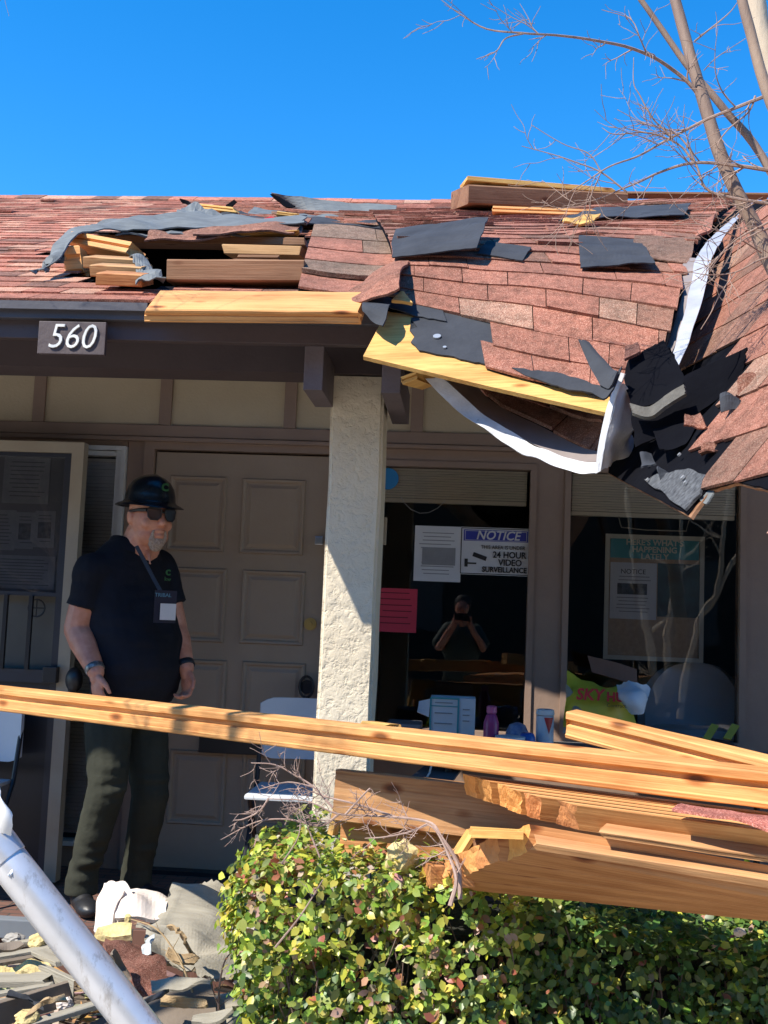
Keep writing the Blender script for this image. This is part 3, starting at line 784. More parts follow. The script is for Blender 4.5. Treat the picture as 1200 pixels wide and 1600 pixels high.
flap('felt_scrap', 'grey felt tongue curled around the end of the yellow eave plank', 'roofing felt',
     [[(570, 488, 3.50), (582, 503, 3.46), (596, 506, 3.42)], [(566, 474, 3.52), (584, 480, 3.5), (606, 486, 3.46)], [(572, 464, 3.58), (590, 462, 3.6), (612, 470, 3.6)]], mFelt, 8, 8, .005, .008, 10, .03, 63)
# loose felt rectangles on the slope
for k, (c, l, curl, m) in enumerate((
    ([(602, 410), (744, 418), (762, 374), (618, 366)], 'wide grey felt patch on the slope left of centre with its right edge curled up', (0, .05, .07, 0), mFelt),
    ([(745, 404), (816, 414), (830, 396), (760, 384)], 'narrow grey felt patch just right of the curled felt patch', (0, 0, 0, 0), mFelt),
    ([(905, 428), (1024, 431), (1000, 382), (902, 376)], 'square dark felt patch at mid slope left of the white metal strip', (0, .03, 0, 0), mFelt),
    ([(872, 350), (1070, 346), (1080, 329), (930, 330)], 'long dark felt strip high on the slope under the bare branches', (0, .01, .02, 0), mFelt),
    ([(985, 405), (1078, 420), (1086, 380), (990, 376)], 'rough brown shingle patch beside the square dark felt', (0, 0, 0, 0), mShingle))):
    bm = patch(D, c, .018, .005, 16, 8, .010, curl, .015, 70+k)
    if m is mShingle: paint(bm, bm.faces, (.6, .8, .85))
    mk('felt_patch' if m is mFelt else 'shingle_patch', bm, m, None, l, 'roofing felt' if m is mFelt else 'shingle', 'loose felt patches on the roof' if m is mFelt else None)
# wrinkled red band above the square felt
flap('shingle_band', 'long wavy band of red shingles buckled across the upper slope', 'shingle',
     [[(860, 372, 4.35), (930, 372, 4.35), (1000, 380, 4.3), (1060, 372, 4.3), (1110, 352, 4.5)], [(850, 358, 4.75), (930, 356, 4.8), (1000, 356, 4.8), (1060, 350, 4.9), (1120, 338, 5.2)]], mShingle, 30, 4, .01, .03, 5, .02, 77, tint=(1.05, 1, 1))
# ridge lumber
tb('ridge_board', (718, 309, 6.9), (960, 322, 7.2), .42, .12, m=mPineB, roll=.25, groove=0, label='broad broken board lying on the ridge with a bright yellow end', cat='plank', seed=80)
tb('ridge_lath', (722, 286, 6.85), (965, 306, 7.1), .20, .03, m=mPly, roll=.05, groove=0, rag=(.02, .05), label='thin pale lath on top of the broad ridge board', cat='plank', seed=81)
tb('ridge_lath', (770, 331, 6.0), (950, 338, 5.9), .10, .035, m=mPine, groove=1, rag=(.01, .1), label='split yellow lath lying below the broad ridge board', cat='plank', seed=82)
tb('ridge_lath', (905, 304, 7.4), (1200, 307, 7.4), .1, .014, m=mPineB, groove=0, label='long thin trim strip along the right end of the ridge', cat='plank', seed=83)
flap('wood_chip', 'torn pale yellow veneer chip left of the long dark felt strip', 'wood chip', [[(878, 348, 4.6), (900, 348, 4.6), (925, 346, 4.6)], [(888, 340, 4.7), (905, 336, 4.7), (940, 332, 4.7)]], mPly, 8, 4, .01, .015, 12, .06, 84)
flap('felt_sheet', 'stiff grey felt sheet standing up from the middle of the ridge', 'roofing felt',
     [[(444, 322, 7.3), (490, 332, 7.2), (560, 332, 7.2), (618, 333, 7.2)], [(422, 302, 7.2), (480, 309, 7.25), (550, 316, 7.3), (620, 324, 7.3)]], mFeltG, 14, 5, .01, .012, 5, .02, 85)
flap('felt_sheet', 'small black folded felt corner at the left tip of the stiff felt sheet', 'roofing felt', [[(430, 312, 7.0), (448, 324, 7.0), (462, 322, 7.05)], [(421, 303, 7.0), (430, 304, 7.0), (440, 310, 7.1)]], mFeltDark, 6, 4, .008, .008, 9, .02, 86)
# ================================================================== FLASHINGS
mFl = mFlash
fe = thing('roof_flashing', 'long bent white metal strip running up the right edge of the torn roof section', 'metal strip', at(1080, 480, 3.7))
bm = gsheet([[(1050, 552, 3.34), (1066, 500, 3.5), (1080, 440, 3.75), (1088, 405, 3.95), (1106, 376, 4.3), (1132, 352, 4.7), (1163, 327, 5.3)],
             [(1060, 572, 3.24), (1086, 505, 3.45), (1104, 440, 3.7), (1112, 405, 3.9), (1126, 378, 4.25), (1144, 352, 4.7), (1168, 328, 5.3)]], 40, 4, .003, .005, 7, .02, 90)
mk('flange', bm, mGreyMetal, fe, smooth=True)
bm = gsheet([[(1040, 545, 3.40), (1052, 500, 3.55), (1060, 440, 3.8), (1070, 400, 4.0)], [(1050, 551, 3.35), (1067, 500, 3.51), (1081, 440, 3.76), (1089, 402, 3.96)]], 22, 2, .003, .006, 7, .12, 91)
mk('flange', bm, M('taupe_metal', (.27, .23, .22), (.2, .17, .16), 9, .6), fe, smooth=True)
ge = thing('gutter_strip', 'curved white metal drip edge hanging down in front of the window', 'metal strip', at(900, 735, 3.1))
bm = gsheet([[(665, 592, 3.45), (705, 632, 3.42), (745, 662, 3.38), (800, 697, 3.32), (850, 723, 3.25), (900, 739, 3.2), (933, 738, 3.15)],
             [(690, 590, 3.45), (728, 624, 3.42), (764, 652, 3.38), (820, 686, 3.33), (865, 709, 3.27), (905, 722, 3.22), (936, 722, 3.18)]], 40, 3, .003, .009, 11, 0, 92)
mk('lip', bm, mFl, ge, smooth=True)
bm = gsheet([[(692, 590, 3.46), (730, 624, 3.43), (766, 652, 3.39), (822, 686, 3.34), (866, 709, 3.28), (905, 721, 3.23), (934, 721, 3.19)],
             [(735, 592, 3.56), (762, 620, 3.53), (795, 640, 3.49), (845, 665, 3.43), (880, 684, 3.36), (912, 700, 3.3), (938, 706, 3.25)]], 40, 3, .003, .004, 5, 0, 93)
mk('flange', bm, M('taupe_metal', (.3, .26, .24)), ge, smooth=True)
bm = gsheet([[(930, 740, 3.14), (934, 700, 3.13), (946, 645, 3.10), (958, 610, 3.08), (970, 582, 3.06)], [(938, 736, 3.12), (944, 700, 3.1), (956, 645, 3.07), (966, 612, 3.05), (977, 584, 3.03)]], 20, 2, .003, .002, 5, 0, 94)
mk('lip', bm, mFl, ge, smooth=True)
bm = gsheet([[(938, 737, 3.12), (944, 700, 3.10), (956, 645, 3.07), (966, 612, 3.06), (976, 600, 3.05)], [(955, 732, 3.14), (962, 700, 3.12), (974, 655, 3.10), (982, 622, 3.08), (986, 612, 3.07)],
             [(966, 722, 3.2), (988, 698, 3.22), (994, 672, 3.22), (986, 648, 3.18), (990, 616, 3.12)]], 16, 12, .003, .016, 14, .05, 95)
mk('crumpled_end', bm, mFl, ge, smooth=True, sharp=25)
# lower shingle layer seen under the plywood
shingled('shingle_mat', 'shaded layer of dark red shingles hanging below the plywood edge', 'roof layer',
    [[(742, 600, 3.57), (775, 636, 3.53), (850, 672, 3.43), (905, 700, 3.33), (940, 712, 3.25)], [(770, 596, 3.62), (800, 606, 3.62), (860, 622, 3.6), (920, 640, 3.5), (962, 640, 3.4)], [(780, 585, 3.9), (820, 588, 3.9), (880, 596, 3.9), (930, 600, 3.85), (985, 600, 3.8)]], tone_red, expo=.13)
# ================================================================== RIGHT ROOF SLOPE
RP1 = at(960, 745, 3.3); RP3 = at(1190, 430, 3.6); rdir = Vector((.22, -1, 0)).normalized()
RPL = plane3(RP1, RP1+rdir, RP3)
rupv = RPL.n.cross(rdir).normalized(); rupv = -rupv if rupv.z < 0 else rupv
rs = thing('right_roof_slope', 'steep slope of red shingles at the right edge with torn felt at its lower corner', 'roof section', RP1)
rpoly = [(948, 738), (1076, 806), (1106, 764), (1150, 752), (1230, 772), (1420, 860), (1420, 250), (1150, 322), (1100, 372), (1050, 520), (960, 600)]
mk('decking', polyslab(RPL, rpoly, -.006, .008, jag=1.0), mPineB, rs)
def pin(l): return polyslab(RPL, l[0], l[1], .004, jag=l[2])
mk('felt_underlay', pin(([(950, 738), (1073, 803), (1104, 763), (1150, 751), (1230, 771), (1420, 858), (1420, 255), (1150, 326), (1100, 376), (1050, 524), (962, 602)], -.001, 1.2)), mFeltDark, rs)
rk = [(1118, 362), (1160, 330), (1260, 300), (1420, 260), (1420, 850), (1420, 890), (1230, 822), (1170, 792), (1140, 788), (1100, 792), (1096, 730), (1060, 728), (1064, 700), (1120, 645), (1162, 600), (1120, 600), (1088, 580), (1050, 580), (1045, 540), (1070, 480)]
rk2 = [(1030, 706), (1090, 660), (1110, 690), (1060, 722)]
def kR(p):
    q = proj(p); qa, qb = proj(p+rdir*.11), proj(p-rdir*.11)
    return all(inside(a[0], a[1], rk) for a in (q, qa, qb))
BASE = RP1+rdir*1.9-rupv*.35
def SR_(u, v): return BASE-rdir*u+rupv*v, RPL.n
bm = bmesh.new(); tabs(bm, SR_, kR, 14, 2, lambda p, r: tuple(x*.92 for x in tone_red(p, r)), .17, (.14, .27), .003, lift=.003, u_len=6.5, rag=.0)
mk('shingles', bm, mShingle, rs)
for k, (px, py, r_) in enumerate(((1054, 687, .011), (1100, 672, .007), (1018, 755, .005), (1074, 752, .006), (1078, 760, .004), (1068, 716, .005))):
    p, n = RPL.hit(px, py); bm = bmesh.new(); tube(bm, [p+n*.012, p+n*.017], r_, 12); mk('nail_head', bm, M('galvanised', (.6, .62, .62)), rs)
mk('shingle_strip', polyslab(RPL, [(1010, 752), (1074, 800), (1098, 775), (1106, 745), (1080, 735), (1040, 742)], .008, .006, jag=2.5), M('bare_granule_felt', (.12, .125, .13), (.018, .019, .022), 70, .9, .3, 90), rs)
flap('felt_scrap', 'small grey felt tongue hanging off the lowest corner of the right slope', 'roofing felt', [[(1094, 782, 2.42), (1104, 788, 2.4), (1118, 772, 2.4)], [(1086, 764, 2.46), (1104, 768, 2.44), (1120, 766, 2.42)]], mFeltG, 6, 5, .004, .008, 14, .06, 99)
# standing black felts at the join
for k, (nm, l, rows, m, tk) in enumerate((
    ('felt_flap', 'black square felt flap standing at the foot of the white metal strip',
     [[(986, 632, 3.02), (1012, 632, 2.98), (1066, 604, 2.95)], [(976, 598, 3.1), (1020, 590, 3.05), (1066, 580, 3.0)], [(980, 562, 3.16), (1012, 544, 3.16), (1038, 533, 3.16)]], mFeltDark, .006),
    ('felt_flap', 'long black felt sheet on edge running up to the right across the right slope',
     [[(992, 700, 2.98), (1050, 672, 2.95), (1100, 640, 2.92), (1160, 590, 2.9)], [(985, 650, 3.02), (1040, 618, 2.98), (1100, 588, 2.95), (1164, 562, 2.9)], [(990, 630, 3.05), (1048, 598, 3.0), (1100, 572, 2.96), (1167, 541, 2.9)]], mFeltDark, .006),
    ('felt_flap', 'narrow grey felt splinter leaning left beside the black square flap',
     [[(938, 602, 3.02), (952, 606, 3.0), (966, 580, 3.0)], [(920, 570, 3.08), (938, 566, 3.06), (955, 574, 3.04)], [(904, 531, 3.14), (912, 531, 3.14), (920, 533, 3.14)]], mFelt, .006),
    ('felt_flap', 'crumpled dark felt piece between the grey splinter and the white metal fold',
     [[(925, 615, 3.03), (945, 624, 3.0), (958, 608, 3.0)], [(945, 598, 3.04), (960, 585, 3.02), (972, 572, 3.02)]], mFelt, .006),
    ('shingle_chip', 'small dark red shingle chip above the black square flap', [[(976, 562, 3.1), (986, 556, 3.1), (1000, 548, 3.1)], [(976, 540, 3.16), (988, 538, 3.16), (997, 535, 3.16)]], mShingle, .008),
    ('felt_lath', 'narrow grey splintered lath along the bottom of the black square flap', [[(988, 644, 2.95), (1016, 650, 2.92), (1040, 634, 2.9), (1071, 614, 2.88)], [(984, 632, 2.98), (1012, 634, 2.95), (1040, 616, 2.93), (1068, 600, 2.9)]], M('weathered_lath', (.13, .12, .1), (.07, .065, .055), 30, .9, .6, 50), .01),
    ('felt_scrap', 'dark irregular felt patch around the round nail washer on the right slope', [[(1030, 702, 2.86), (1048, 702, 2.84), (1070, 690, 2.83)], [(1020, 672, 2.96), (1050, 665, 2.93), (1098, 652, 2.9)]], mFeltDark, .004))):
    flap(nm, l, 'shingle' if 'shingle' in nm else 'lath' if 'lath' in nm else 'roofing felt', rows, m, 14, 9, tk, .005, 10, .035, 110+k, tint=(.5, .5, .55) if m is mShingle else None)
tb('timber_block', (640, 600, 3.6), (668, 590, 3.55), .1, .03, m=mPly, rag=(.02, .02), label='small pale wood corner wedged under the plywood sheet beside the brown bracket', cat='timber', seed=120)

random.seed(88)
for k, (x_, y_, Y_, w_, h_, m_, lb) in enumerate((
    (1028, 736, 2.80, 26, 16, mFelt, 'small grey felt scrap near the lower tip of the right slope'),
    (1092, 700, 2.62, 34, 14, mShingle, 'torn shingle shard lying beside the round nail washer'),
    (1068, 650, 2.80, 30, 12, mShingle, 'torn shingle shard under the long black felt sheet'),
    (1126, 628, 2.72, 40, 14, mFelt, 'curled grey felt scrap right of the long black felt sheet'),
    (1000, 716, 2.92, 22, 12, mFelt, 'narrow felt scrap beside the crumpled white metal end'),
    (1150, 600, 2.75, 36, 12, mShingle, 'torn shingle shard at the far right end of the long black sheet'))):
    flap('roof_scrap', lb, 'roof scrap', [[(x_, y_+h_, Y_-.05), (x_+w_*.5, y_+h_*.7, Y_-.05), (x_+w_, y_+h_*.3, Y_-.06)], [(x_+3, y_, Y_), (x_+w_*.5, y_-h_*.3, Y_), (x_+w_-4, y_-h_*.5, Y_)]], m_, 10, 5, .005, .02, 20, .09, 400+k, group='small scraps at the torn roof corner', tint=(.8, .8, .8) if m_ is mShingle else None)
# ================================================================== SIGNS, PAPERS
YS = YW-.014
def flat(name, c, y, m, parent=None, th=.003, **k):
    """rectangle on a vertical plane from px corners (x0,y0,x1,y1)"""
    a = at(c[0], c[1], y); b = at(c[2], c[3], y)
    return mk(name, bbox(min(a.x, b.x), max(a.x, b.x), y-th, y, min(a.z, b.z), max(a.z, b.z)), m, parent, **k)
# house number
hy = EY-.004
hs_ = thing('house_number_sign', 'brown house number board reading 560 hanging under the eave', 'house number', at(115, 558, hy))
a, b = at(65, 504, hy), at(166, 557, hy)
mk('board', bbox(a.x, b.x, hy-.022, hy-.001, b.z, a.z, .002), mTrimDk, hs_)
c = (a+b)/2; text('560', Vector((c.x, hy-.026, c.z)), .125, M('number_white', (.8, .8, .76), None, 5, .5), hs_, .003, bold=-.001, shear=.22, sx=.92)
# notice sign (stuck to the inside of the pane)
yg = YW+.026
ns = thing('video_surveillance_sign', 'blue and white NOTICE video surveillance sign on the window', 'sign', at(775, 900, yg))
flat('board', (720, 823, 829, 901), yg, mPaper, ns, .002)
def edge(c, y, m, parent, w=.004, th=.001, name='border'):
    a = at(c[0], c[1], y); b = at(c[2], c[3], y); bm = bmesh.new(); x0, x1, z0, z1 = min(a.x, b.x), max(a.x, b.x), min(a.z, b.z), max(a.z, b.z)
    box(bm, x0, x0+w, y-th, y, z0, z1); box(bm, x1-w, x1, y-th, y, z0, z1); box(bm, x0+w, x1-w, y-th, y, z0, z0+w); box(bm, x0+w, x1-w, y-th, y, z1-w, z1)
    return mk(name, bm, m, parent)
edge((721, 824, 828, 900), yg-.0025, mInk, ns)
flat('banner', (725, 827, 825, 848), yg-.0025, mBlue, ns, .001)
edge((727, 828.5, 823, 847), yg-.004, mPaper, ns, .002)
def tx(s, px, py, sz, m, par, y=yg-.006, **k): return text(s, at(px, py, y), sz, m, par, **k)
tx('NOTICE', 778, 837.5, .062, mPaper, ns, shear=.25, bold=.0012, sx=.95)
tx('THIS AREA IS UNDER', 786, 856, .026, mInk, ns, sx=.9)
tx('24 HOUR', 796, 868, .044, mInk, ns, bold=.001, sx=.9)
tx('VIDEO', 797, 880, .044, mInk, ns, bold=.001, sx=.9)
tx('SURVEILLANCE', 788, 891, .037, mInk, ns, bold=.001, sx=.88)
bm = bmesh.new(); a = at(739, 866, yg-.004); b = at(760, 873, yg-.004)
d = (b-a).normalized(); u = Vector((-d.z, 0, d.x))
for s0, s1, w0 in ((0, 1, .012),):
    vs = [a+u*w0, b+u*w0*.8, b-u*w0, a-u*w0*.8]
    f = [bm.verts.new(v) for v in vs]; g = [bm.verts.new(v-Vector((0, .001, 0))) for v in vs]
    bm.faces.new(f); bm.faces.new(g[::-1])
    for i in range(4): bm.faces.new((f[i], f[(i+1) % 4], g[(i+1) % 4], g[i]))
q = at(727, 879, yg-.004); box(bm, q.x-.004, q.x+.012, yg-.005, yg-.004, q.z-.02, q.z+.02); box(bm, q.x+.012, q.x+.055, yg-.005, yg-.004, q.z-.006, q.z+.002)
mk('camera_symbol', bm, mInk, ns)
def doc(name, label, c, y, m=mPaper, n=10, title=None, cat='paper', pic=None, ink=mPaperInk, hy=.12, group=None):
    t = thing(name, label, cat, at((c[0]+c[2])/2, c[3], y), group)
    flat('sheet', c, y, m, t, .0015)
    bm = bmesh.new(); H = c[3]-c[1]; Wd = c[2]-c[0]
    for i in range(n):
        yy = c[1]+H*(hy+(.9-hy)*i/n); 
        if pic and pic[0]-.03 < (yy-c[1])/H < pic[1]+.02: continue
        a = at(c[0]+Wd*rnd(.08, .2), yy, y-.002); b = at(c[0]+Wd*rnd(.75, .93), yy, y-.002)
        box(bm, a.x, b.x, y-.0025, y-.0018, a.z-.0035, a.z+.001)
    mk('print', bm, ink, t)
    if title: tx(title[0], c[0]+Wd*.5, c[1]+H*title[2], title[1], mInk, t, y=y-.003)
    if pic: flat('picture', (c[0]+Wd*.15, c[1]+H*pic[0], c[0]+Wd*.8, c[1]+H*pic[1]), y-.002, M('dark_print', (.10, .10, .11), (.03, .03, .035), 40, .6), t, .001)
    return t
dc = doc('window_notice', 'white printed notice taped to the window left of the blue sign', (649, 821, 719, 910), yg, n=12)
flat('print_block', (660, 855, 711, 884), yg-.003, mPaperInk, dc, .001)
doc('window_notice', 'bright red paper notice taped low on the window beside the stucco post', (585, 918, 650, 989), yg, mRed, 6, ink=M('dark_red_ink', (.12, .005, .015)), hy=.1)
bm = bmesh.new(); p = at(606, 748, yg); tube(bm, [Vector((p.x, yg, p.z)), Vector((p.x, yg-.002, p.z))], .055, 24)
st = mk('round_sticker', bm, M('sticker_blue', (.02, .22, .5), None, 5, .5), None, 'round blue sticker at the top corner of the window behind the post', 'sticker')
bm = bmesh.new(); tube(bm, [at(x, y, YW+.04) for x, y in ((626, 776), (632, 786), (642, 796), (656, 802), (670, 801), (684, 794), (696, 782))], .0022, 5)
mk('blind_cord', bm, mPaper, None, 'thin white cord drooping below the blind of the left window', 'cord')
bm = bmesh.new(); tube(bm, [at(x, y, YW+.06) for x, y in ((962, 792), (971, 824), (1008, 828), (1072, 830), (1080, 800))], .0032, 5)
mk('hanger_wire', bm, mPost, None, 'bent wire hanging below the blind above the bulletin board', 'wire')
# bulletin board inside the right window
yb = YW+.30
bb_ = thing('bulletin_board', 'framed cork bulletin board with a teal heading behind the right window', 'bulletin board', at(1022, 1034, yb))
flat('cork', (950, 838, 1095, 1032), yb, M('cork', (.50, .36, .24), (.4, .28, .19), 50, .9), bb_, .01)
mfr = M('pale_board_frame', (.65, .62, .52), (.58, .55, .45))
edge((946, 834, 1098, 1036), yb-.011, mfr, bb_, .022, .012, 'frame')
flat('heading', (954, 841, 1092, 876), yb-.011, mTeal, bb_, .001)
for s_, py in (("HERE'S WHAT'S", 848.5), ('HAPPENING', 859.5), ('LATELY', 870.5)):
    tx(s_, 1023, py, .042, mfr, bb_, y=yb-.014, bold=.001)
flat('board_panel', (1028, 880, 1092, 966), yb-.011, M('dark_poster', (.05, .12, .12), (.04, .03, .03), 7, .5), bb_, .002)
doc('posted_notice', 'white notice with a dark photo pinned to the bulletin board', (954, 878, 1025, 969), yb-.018, n=11, title=('NOTICE', .035, .17), pic=(.36, .57), hy=.24)
# armchair inside
ach = thing('armchair', 'rounded white armchair seen through the right window', 'armchair', at(1080, 1170, 5.7))
bm = bmesh.new()
P = []
for i in range(21):
    t = i/20; col = []
    for j in range(7):
        x = 1008+150*t; top = 1036+60*(abs(t-.5)*2)**3; y = 1160+(top-1160)*j/6
        col.append(at(x, y, 5.66+.12*(1-(2*t-1)**2)))
    P.append(col)
mArm = M('white_upholstery', (.75, .77, .8), (.66, .68, .7), 5, .6)
mk('backrest', sheetgrid(P, .05), mArm, ach, smooth=True)
a, b = at(1012, 1150, 5.6), at(1150, 1130, 5.6)
mk('seat', bbox(a.x, b.x, 5.57, 5.95, a.z-.12, a.z+.05, .04), mArm, ach, smooth=True)
lp = at(1153, 1090, 5.9); bm = bmesh.new(); tube(bm, [lp, lp+Vector((0, 0, .11))], [.042, .03], 16)
lamp = thing('table_lamp', 'small cream lamp shade at the right end of the window', 'lamp', lp-Vector((0, 0, .2)))
mk('lamp_shade', bm, M('cream_shade', (.55, .38, .24)), lamp); bm = bmesh.new(); tube(bm, [lp-Vector((0, 0, .2)), lp], .01, 8); mk('stem', bm, mBrass, lamp)
# ================================================================== FOLDING TABLE AND WHAT STANDS ON IT
TY0, TY1 = 4.56, 5.2; tz = .745
tx0, tx1 = at(655, 1180, TY0).x, at(1290, 1180, TY0).x
tbl = thing('folding_table', 'long grey folding table standing in front of the windows', 'table', ((tx0+tx1)/2, 4.9, 0))
mk('tabletop', bbox(tx0, tx1, TY0, TY1, tz-.045, tz, .012), M('grey_plastic_top', (.22, .215, .215), (.18, .175, .175), 12, .5), tbl)
for x in (tx0+.12, tx1-.12):
    for y in (TY0+.08, TY1-.08):
        bm = bmesh.new(); tube(bm, [Vector((x, y, 0)), Vector((x, y, tz-.05))], .014, 8); mk('leg', bm, mBlack, tbl)
def onT(px, y): return at(px, 1150, y).x
bx = thing('tissue_box', 'white and teal printed cardboard box standing open on the table', 'box', (onT(706, 4.9), 4.9, tz))
x0, x1 = at(672, 1110, 4.85).x, at(716, 1110, 4.85).x; x2 = at(742, 1110, 5.0).x; z1 = at(700, 1090, 4.85).z
bm = bbox(x0, x2, 4.85, 5.0, tz, z1, .003); bmesh.ops.delete(bm, geom=[f for f in bm.faces if f.normal.z > .9 and f.calc_area() > .005], context='FACES_ONLY')
mk('carton', bm, mPaper, bx)
bm = bmesh.new(); box(bm, x0-.001, x2+.001, 4.846, 4.849, tz, tz+.02); box(bm, x0-.001, x0+.006, 4.846, 4.849, tz+.02, z1); box(bm, x1-.004, x1+.004, 4.846, 4.849, tz+.02, z1); box(bm, x0+.006, x1-.004, 4.846, 4.849, z1-.008, z1); box(bm, x0+.006, x1-.004, 4.846, 4.849, z1-.04, z1-.036)
mk('teal_band', bm, mTeal, bx)
bm = bmesh.new()
for k in range(3): box(bm, x0+.02, x1-.025, 4.845, 4.848, z1-.025-k*.045, z1-.021-k*.045)
mk('print', bm, mPaperInk, bx); bm = bmesh.new()
for k in range(3): box(bm, x1+.02, x1+.05, 4.845, 4.848, z1-.05-k*.025, z1-.046-k*.025)
mk('print', bm, mPaperInk, bx)
bm = bmesh.new(); tube(bm, [Vector((onT(754, 4.75), 4.75, tz+z)) for z in (0, .005, .13, .16, .172, .2, .203)], [.030, .034, .034, .024, .017, .017, .012], 20)
p = (onT(767, 4.75), 4.75)
bm = bmesh.new(); tube(bm, [Vector((p[0], p[1], tz+z)) for z in (0, .005, .11, .14, .15)], [.028, .033, .033, .024, .018], 20)
bt = thing('water_bottle', 'magenta water bottle standing beside the printed box', 'bottle', (*p, tz))
mk('flask', bm, M('magenta_plastic', (.38, .04, .17), (.3, .03, .13), 8, .35), bt, smooth=True)
bm = bmesh.new(); tube(bm, [Vector((p[0], p[1], tz+z)) for z in (.151, .155, .18, .184)], [.018, .022, .022, .016], 20); mk('cap', bm, M('pink_plastic', (.6, .12, .28), None, 8, .35), bt, smooth=True)
p = (onT(851, 4.78), 4.78)
ct = thing('wipes_canister', 'white canister with red and blue print in front of the window mullion', 'canister', (*p, tz))
bm = bmesh.new(); tube(bm, [Vector((p[0], p[1], tz+z)) for z in (0, .003, .028)], [.036, .038, .038], 24); mk('blue_base', bm, M('label_blue', (.03, .1, .4), None, 8, .35), ct, smooth=True)
bm = bmesh.new(); tube(bm, [Vector((p[0], p[1], tz+z)) for z in (.0285, .15)], [.038, .038], 24); mk('body', bm, mWhitePl, ct, smooth=True)
bm = bmesh.new(); tube(bm, [Vector((p[0], p[1], tz+z)) for z in (.151, .155, .175, .178)], [.036, .040, .038, .03], 24); mk('lid', bm, mWhite, ct, smooth=True)
bm = bmesh.new()
pt = [(-.2, .145), (.9, .145), (.5, .075)]
def cyl(a, z, r=.0388): return Vector((p[0]+r*math.sin(a), p[1]-r*math.cos(a), tz+z))
for k in range(8):
    a0, a1 = -.2+1.2*k/8, -.2+1.2*(k+1)/8
    def zl(a): return .145-.07*(1-abs((a-.4)/.6)) 
    bm.faces.new([bm.verts.new(cyl(a0, .145)), bm.verts.new(cyl(a1, .145)), bm.verts.new(cyl(a1, zl(a1))), bm.verts.new(cyl(a0, zl(a0)))])
mk('red_triangle', bm, M('label_red', (.55, .02, .03), None, 8, .35), ct)
p = (onT(797, 4.68), 4.68)
bw = thing('food_container', 'clear tub with a blue white lid beside the magenta bottle', 'container', (*p, tz))
bm = bmesh.new(); tube(bm, [Vector((p[0], p[1], tz+z)) for z in (0, .003, .055)], [.048, .052, .06], 24); mk('tub', bm, M('cloudy_plastic', (.33, .34, .36), None, 5, .3), bw, smooth=True)
bm = bmesh.new(); tube(bm, [Vector((p[0], p[1], tz+z)) for z in (.056, .066, .068)], [.064, .064, .05], 24); mk('lid', bm, mWhitePl, bw, smooth=True)
p = (onT(824, 4.72), 4.72)
bm = bmesh.new(); tube(bm, [Vector((p[0], p[1], tz+z)) for z in (0, .004, .06, .075, .08)], [.03, .034, .034, .028, .02], 20)
mk('blue_cup', bm, M('cup_blue', (.03, .12, .45), None, 5, .35), None, 'small bright blue tub between the clear tub and the canister', 'tub', smooth=True)
bm = bmesh.new(); tube(bm, [Vector((onT(808, 4.95), 4.95, tz+z)) for z in (0, .01, .06, .09, .1)], [.05, .055, .05, .035, .01], 20)
mk('wrapped_roll', bm, M('blue_white_pack', (.45, .5, .6), (.04, .1, .35), 22, .4), None, 'blue and white wrapped packet behind the tubs on the table', 'packet', smooth=True)
bm = bbox(at(606, 1110, 5.05).x, at(660, 1110, 5.05).x, 4.95, 5.15, tz, tz+.07, .008)
mk('document_tray', bm, M('tray_grey', (.2, .2, .22)), None, 'low grey tray on the table behind the stucco post', 'tray')
bm = gsheet([[(652, 1112, 4.95), (670, 1120, 4.93)], [(655, 1096, 5.0), (672, 1092, 4.98)]], 3, 3, .004, .001)
mk('leaflet', bm, mPaper, None, 'small white leaflet leaning on the left side of the printed box', 'leaflet')
# yellow bag
bag = thing('trash_bag_pack', 'crumpled yellow bag with red HUSKY lettering on the table', 'bag', (onT(940, 4.85), 4.85, tz))
bm = gsheet([[(880, 1145, 4.78), (910, 1147, 4.74), (950, 1148, 4.72), (1000, 1146, 4.76)], [(884, 1095, 4.82), (915, 1100, 4.74), (950, 1100, 4.76), (985, 1098, 4.84)], [(886, 1048, 4.92), (912, 1060, 4.9), (948, 1072, 4.9), (985, 1075, 4.95)]], 24, 14, .006, .012, 12, .02, 140)
mk('pouch', bm, M('bag_yellow', (.62, .52, .04), (.5, .42, .03), 7, .45, .2, 14), bag, smooth=True)
bm = gsheet([[(880, 1146, 4.775), (905, 1148, 4.735), (930, 1148, 4.72)], [(882, 1110, 4.80), (900, 1112, 4.745), (915, 1120, 4.735)], [(884, 1068, 4.86), (893, 1078, 4.83), (899, 1088, 4.80)]], 12, 10, .003, .012, 12, .04, 141)
mk('clear_corner', bm, M('bag_clear', (.33, .30, .24), (.26, .24, .19), 12, .35), bag, smooth=True)
text('SKY', at(921, 1086, 4.712), .066, M('bag_red', (.6, .02, .04)), bag, .002, bold=.002, shear=.15)
text('HUS', at(966, 1090, 4.722), .052, M('bag_red', (.6, .02, .04)), bag, .002, bold=.002)
text('Contractor', at(967, 1103, 4.722), .022, mInk, bag, .001)
bm = gsheet([[(925, 1050, 5.02), (960, 1060, 5.0), (996, 1072, 5.0)], [(918, 1024, 5.05), (958, 1034, 5.03), (995, 1046, 5.03)]], 8, 4, .006, .006, 8, .01, 142)
mk('cardboard_flap', bm, M('cardboard', (.2, .105, .07), (.16, .085, .055), 9, .8), None, 'brown cardboard flap standing behind the yellow bag', 'cardboard')
bm = gsheet([[(972, 1108, 4.74), (990, 1116, 4.7), (1005, 1108, 4.74)], [(966, 1085, 4.74), (990, 1088, 4.69), (1016, 1092, 4.74)], [(962, 1068, 4.82), (990, 1062, 4.78), (1018, 1072, 4.84)]], 14, 12, .004, .02, 14, .08, 143)
mk('cloth', bm, mWhitePl, None, 'white crumpled cloth draped over the right side of the yellow bag', 'cloth', smooth=True)
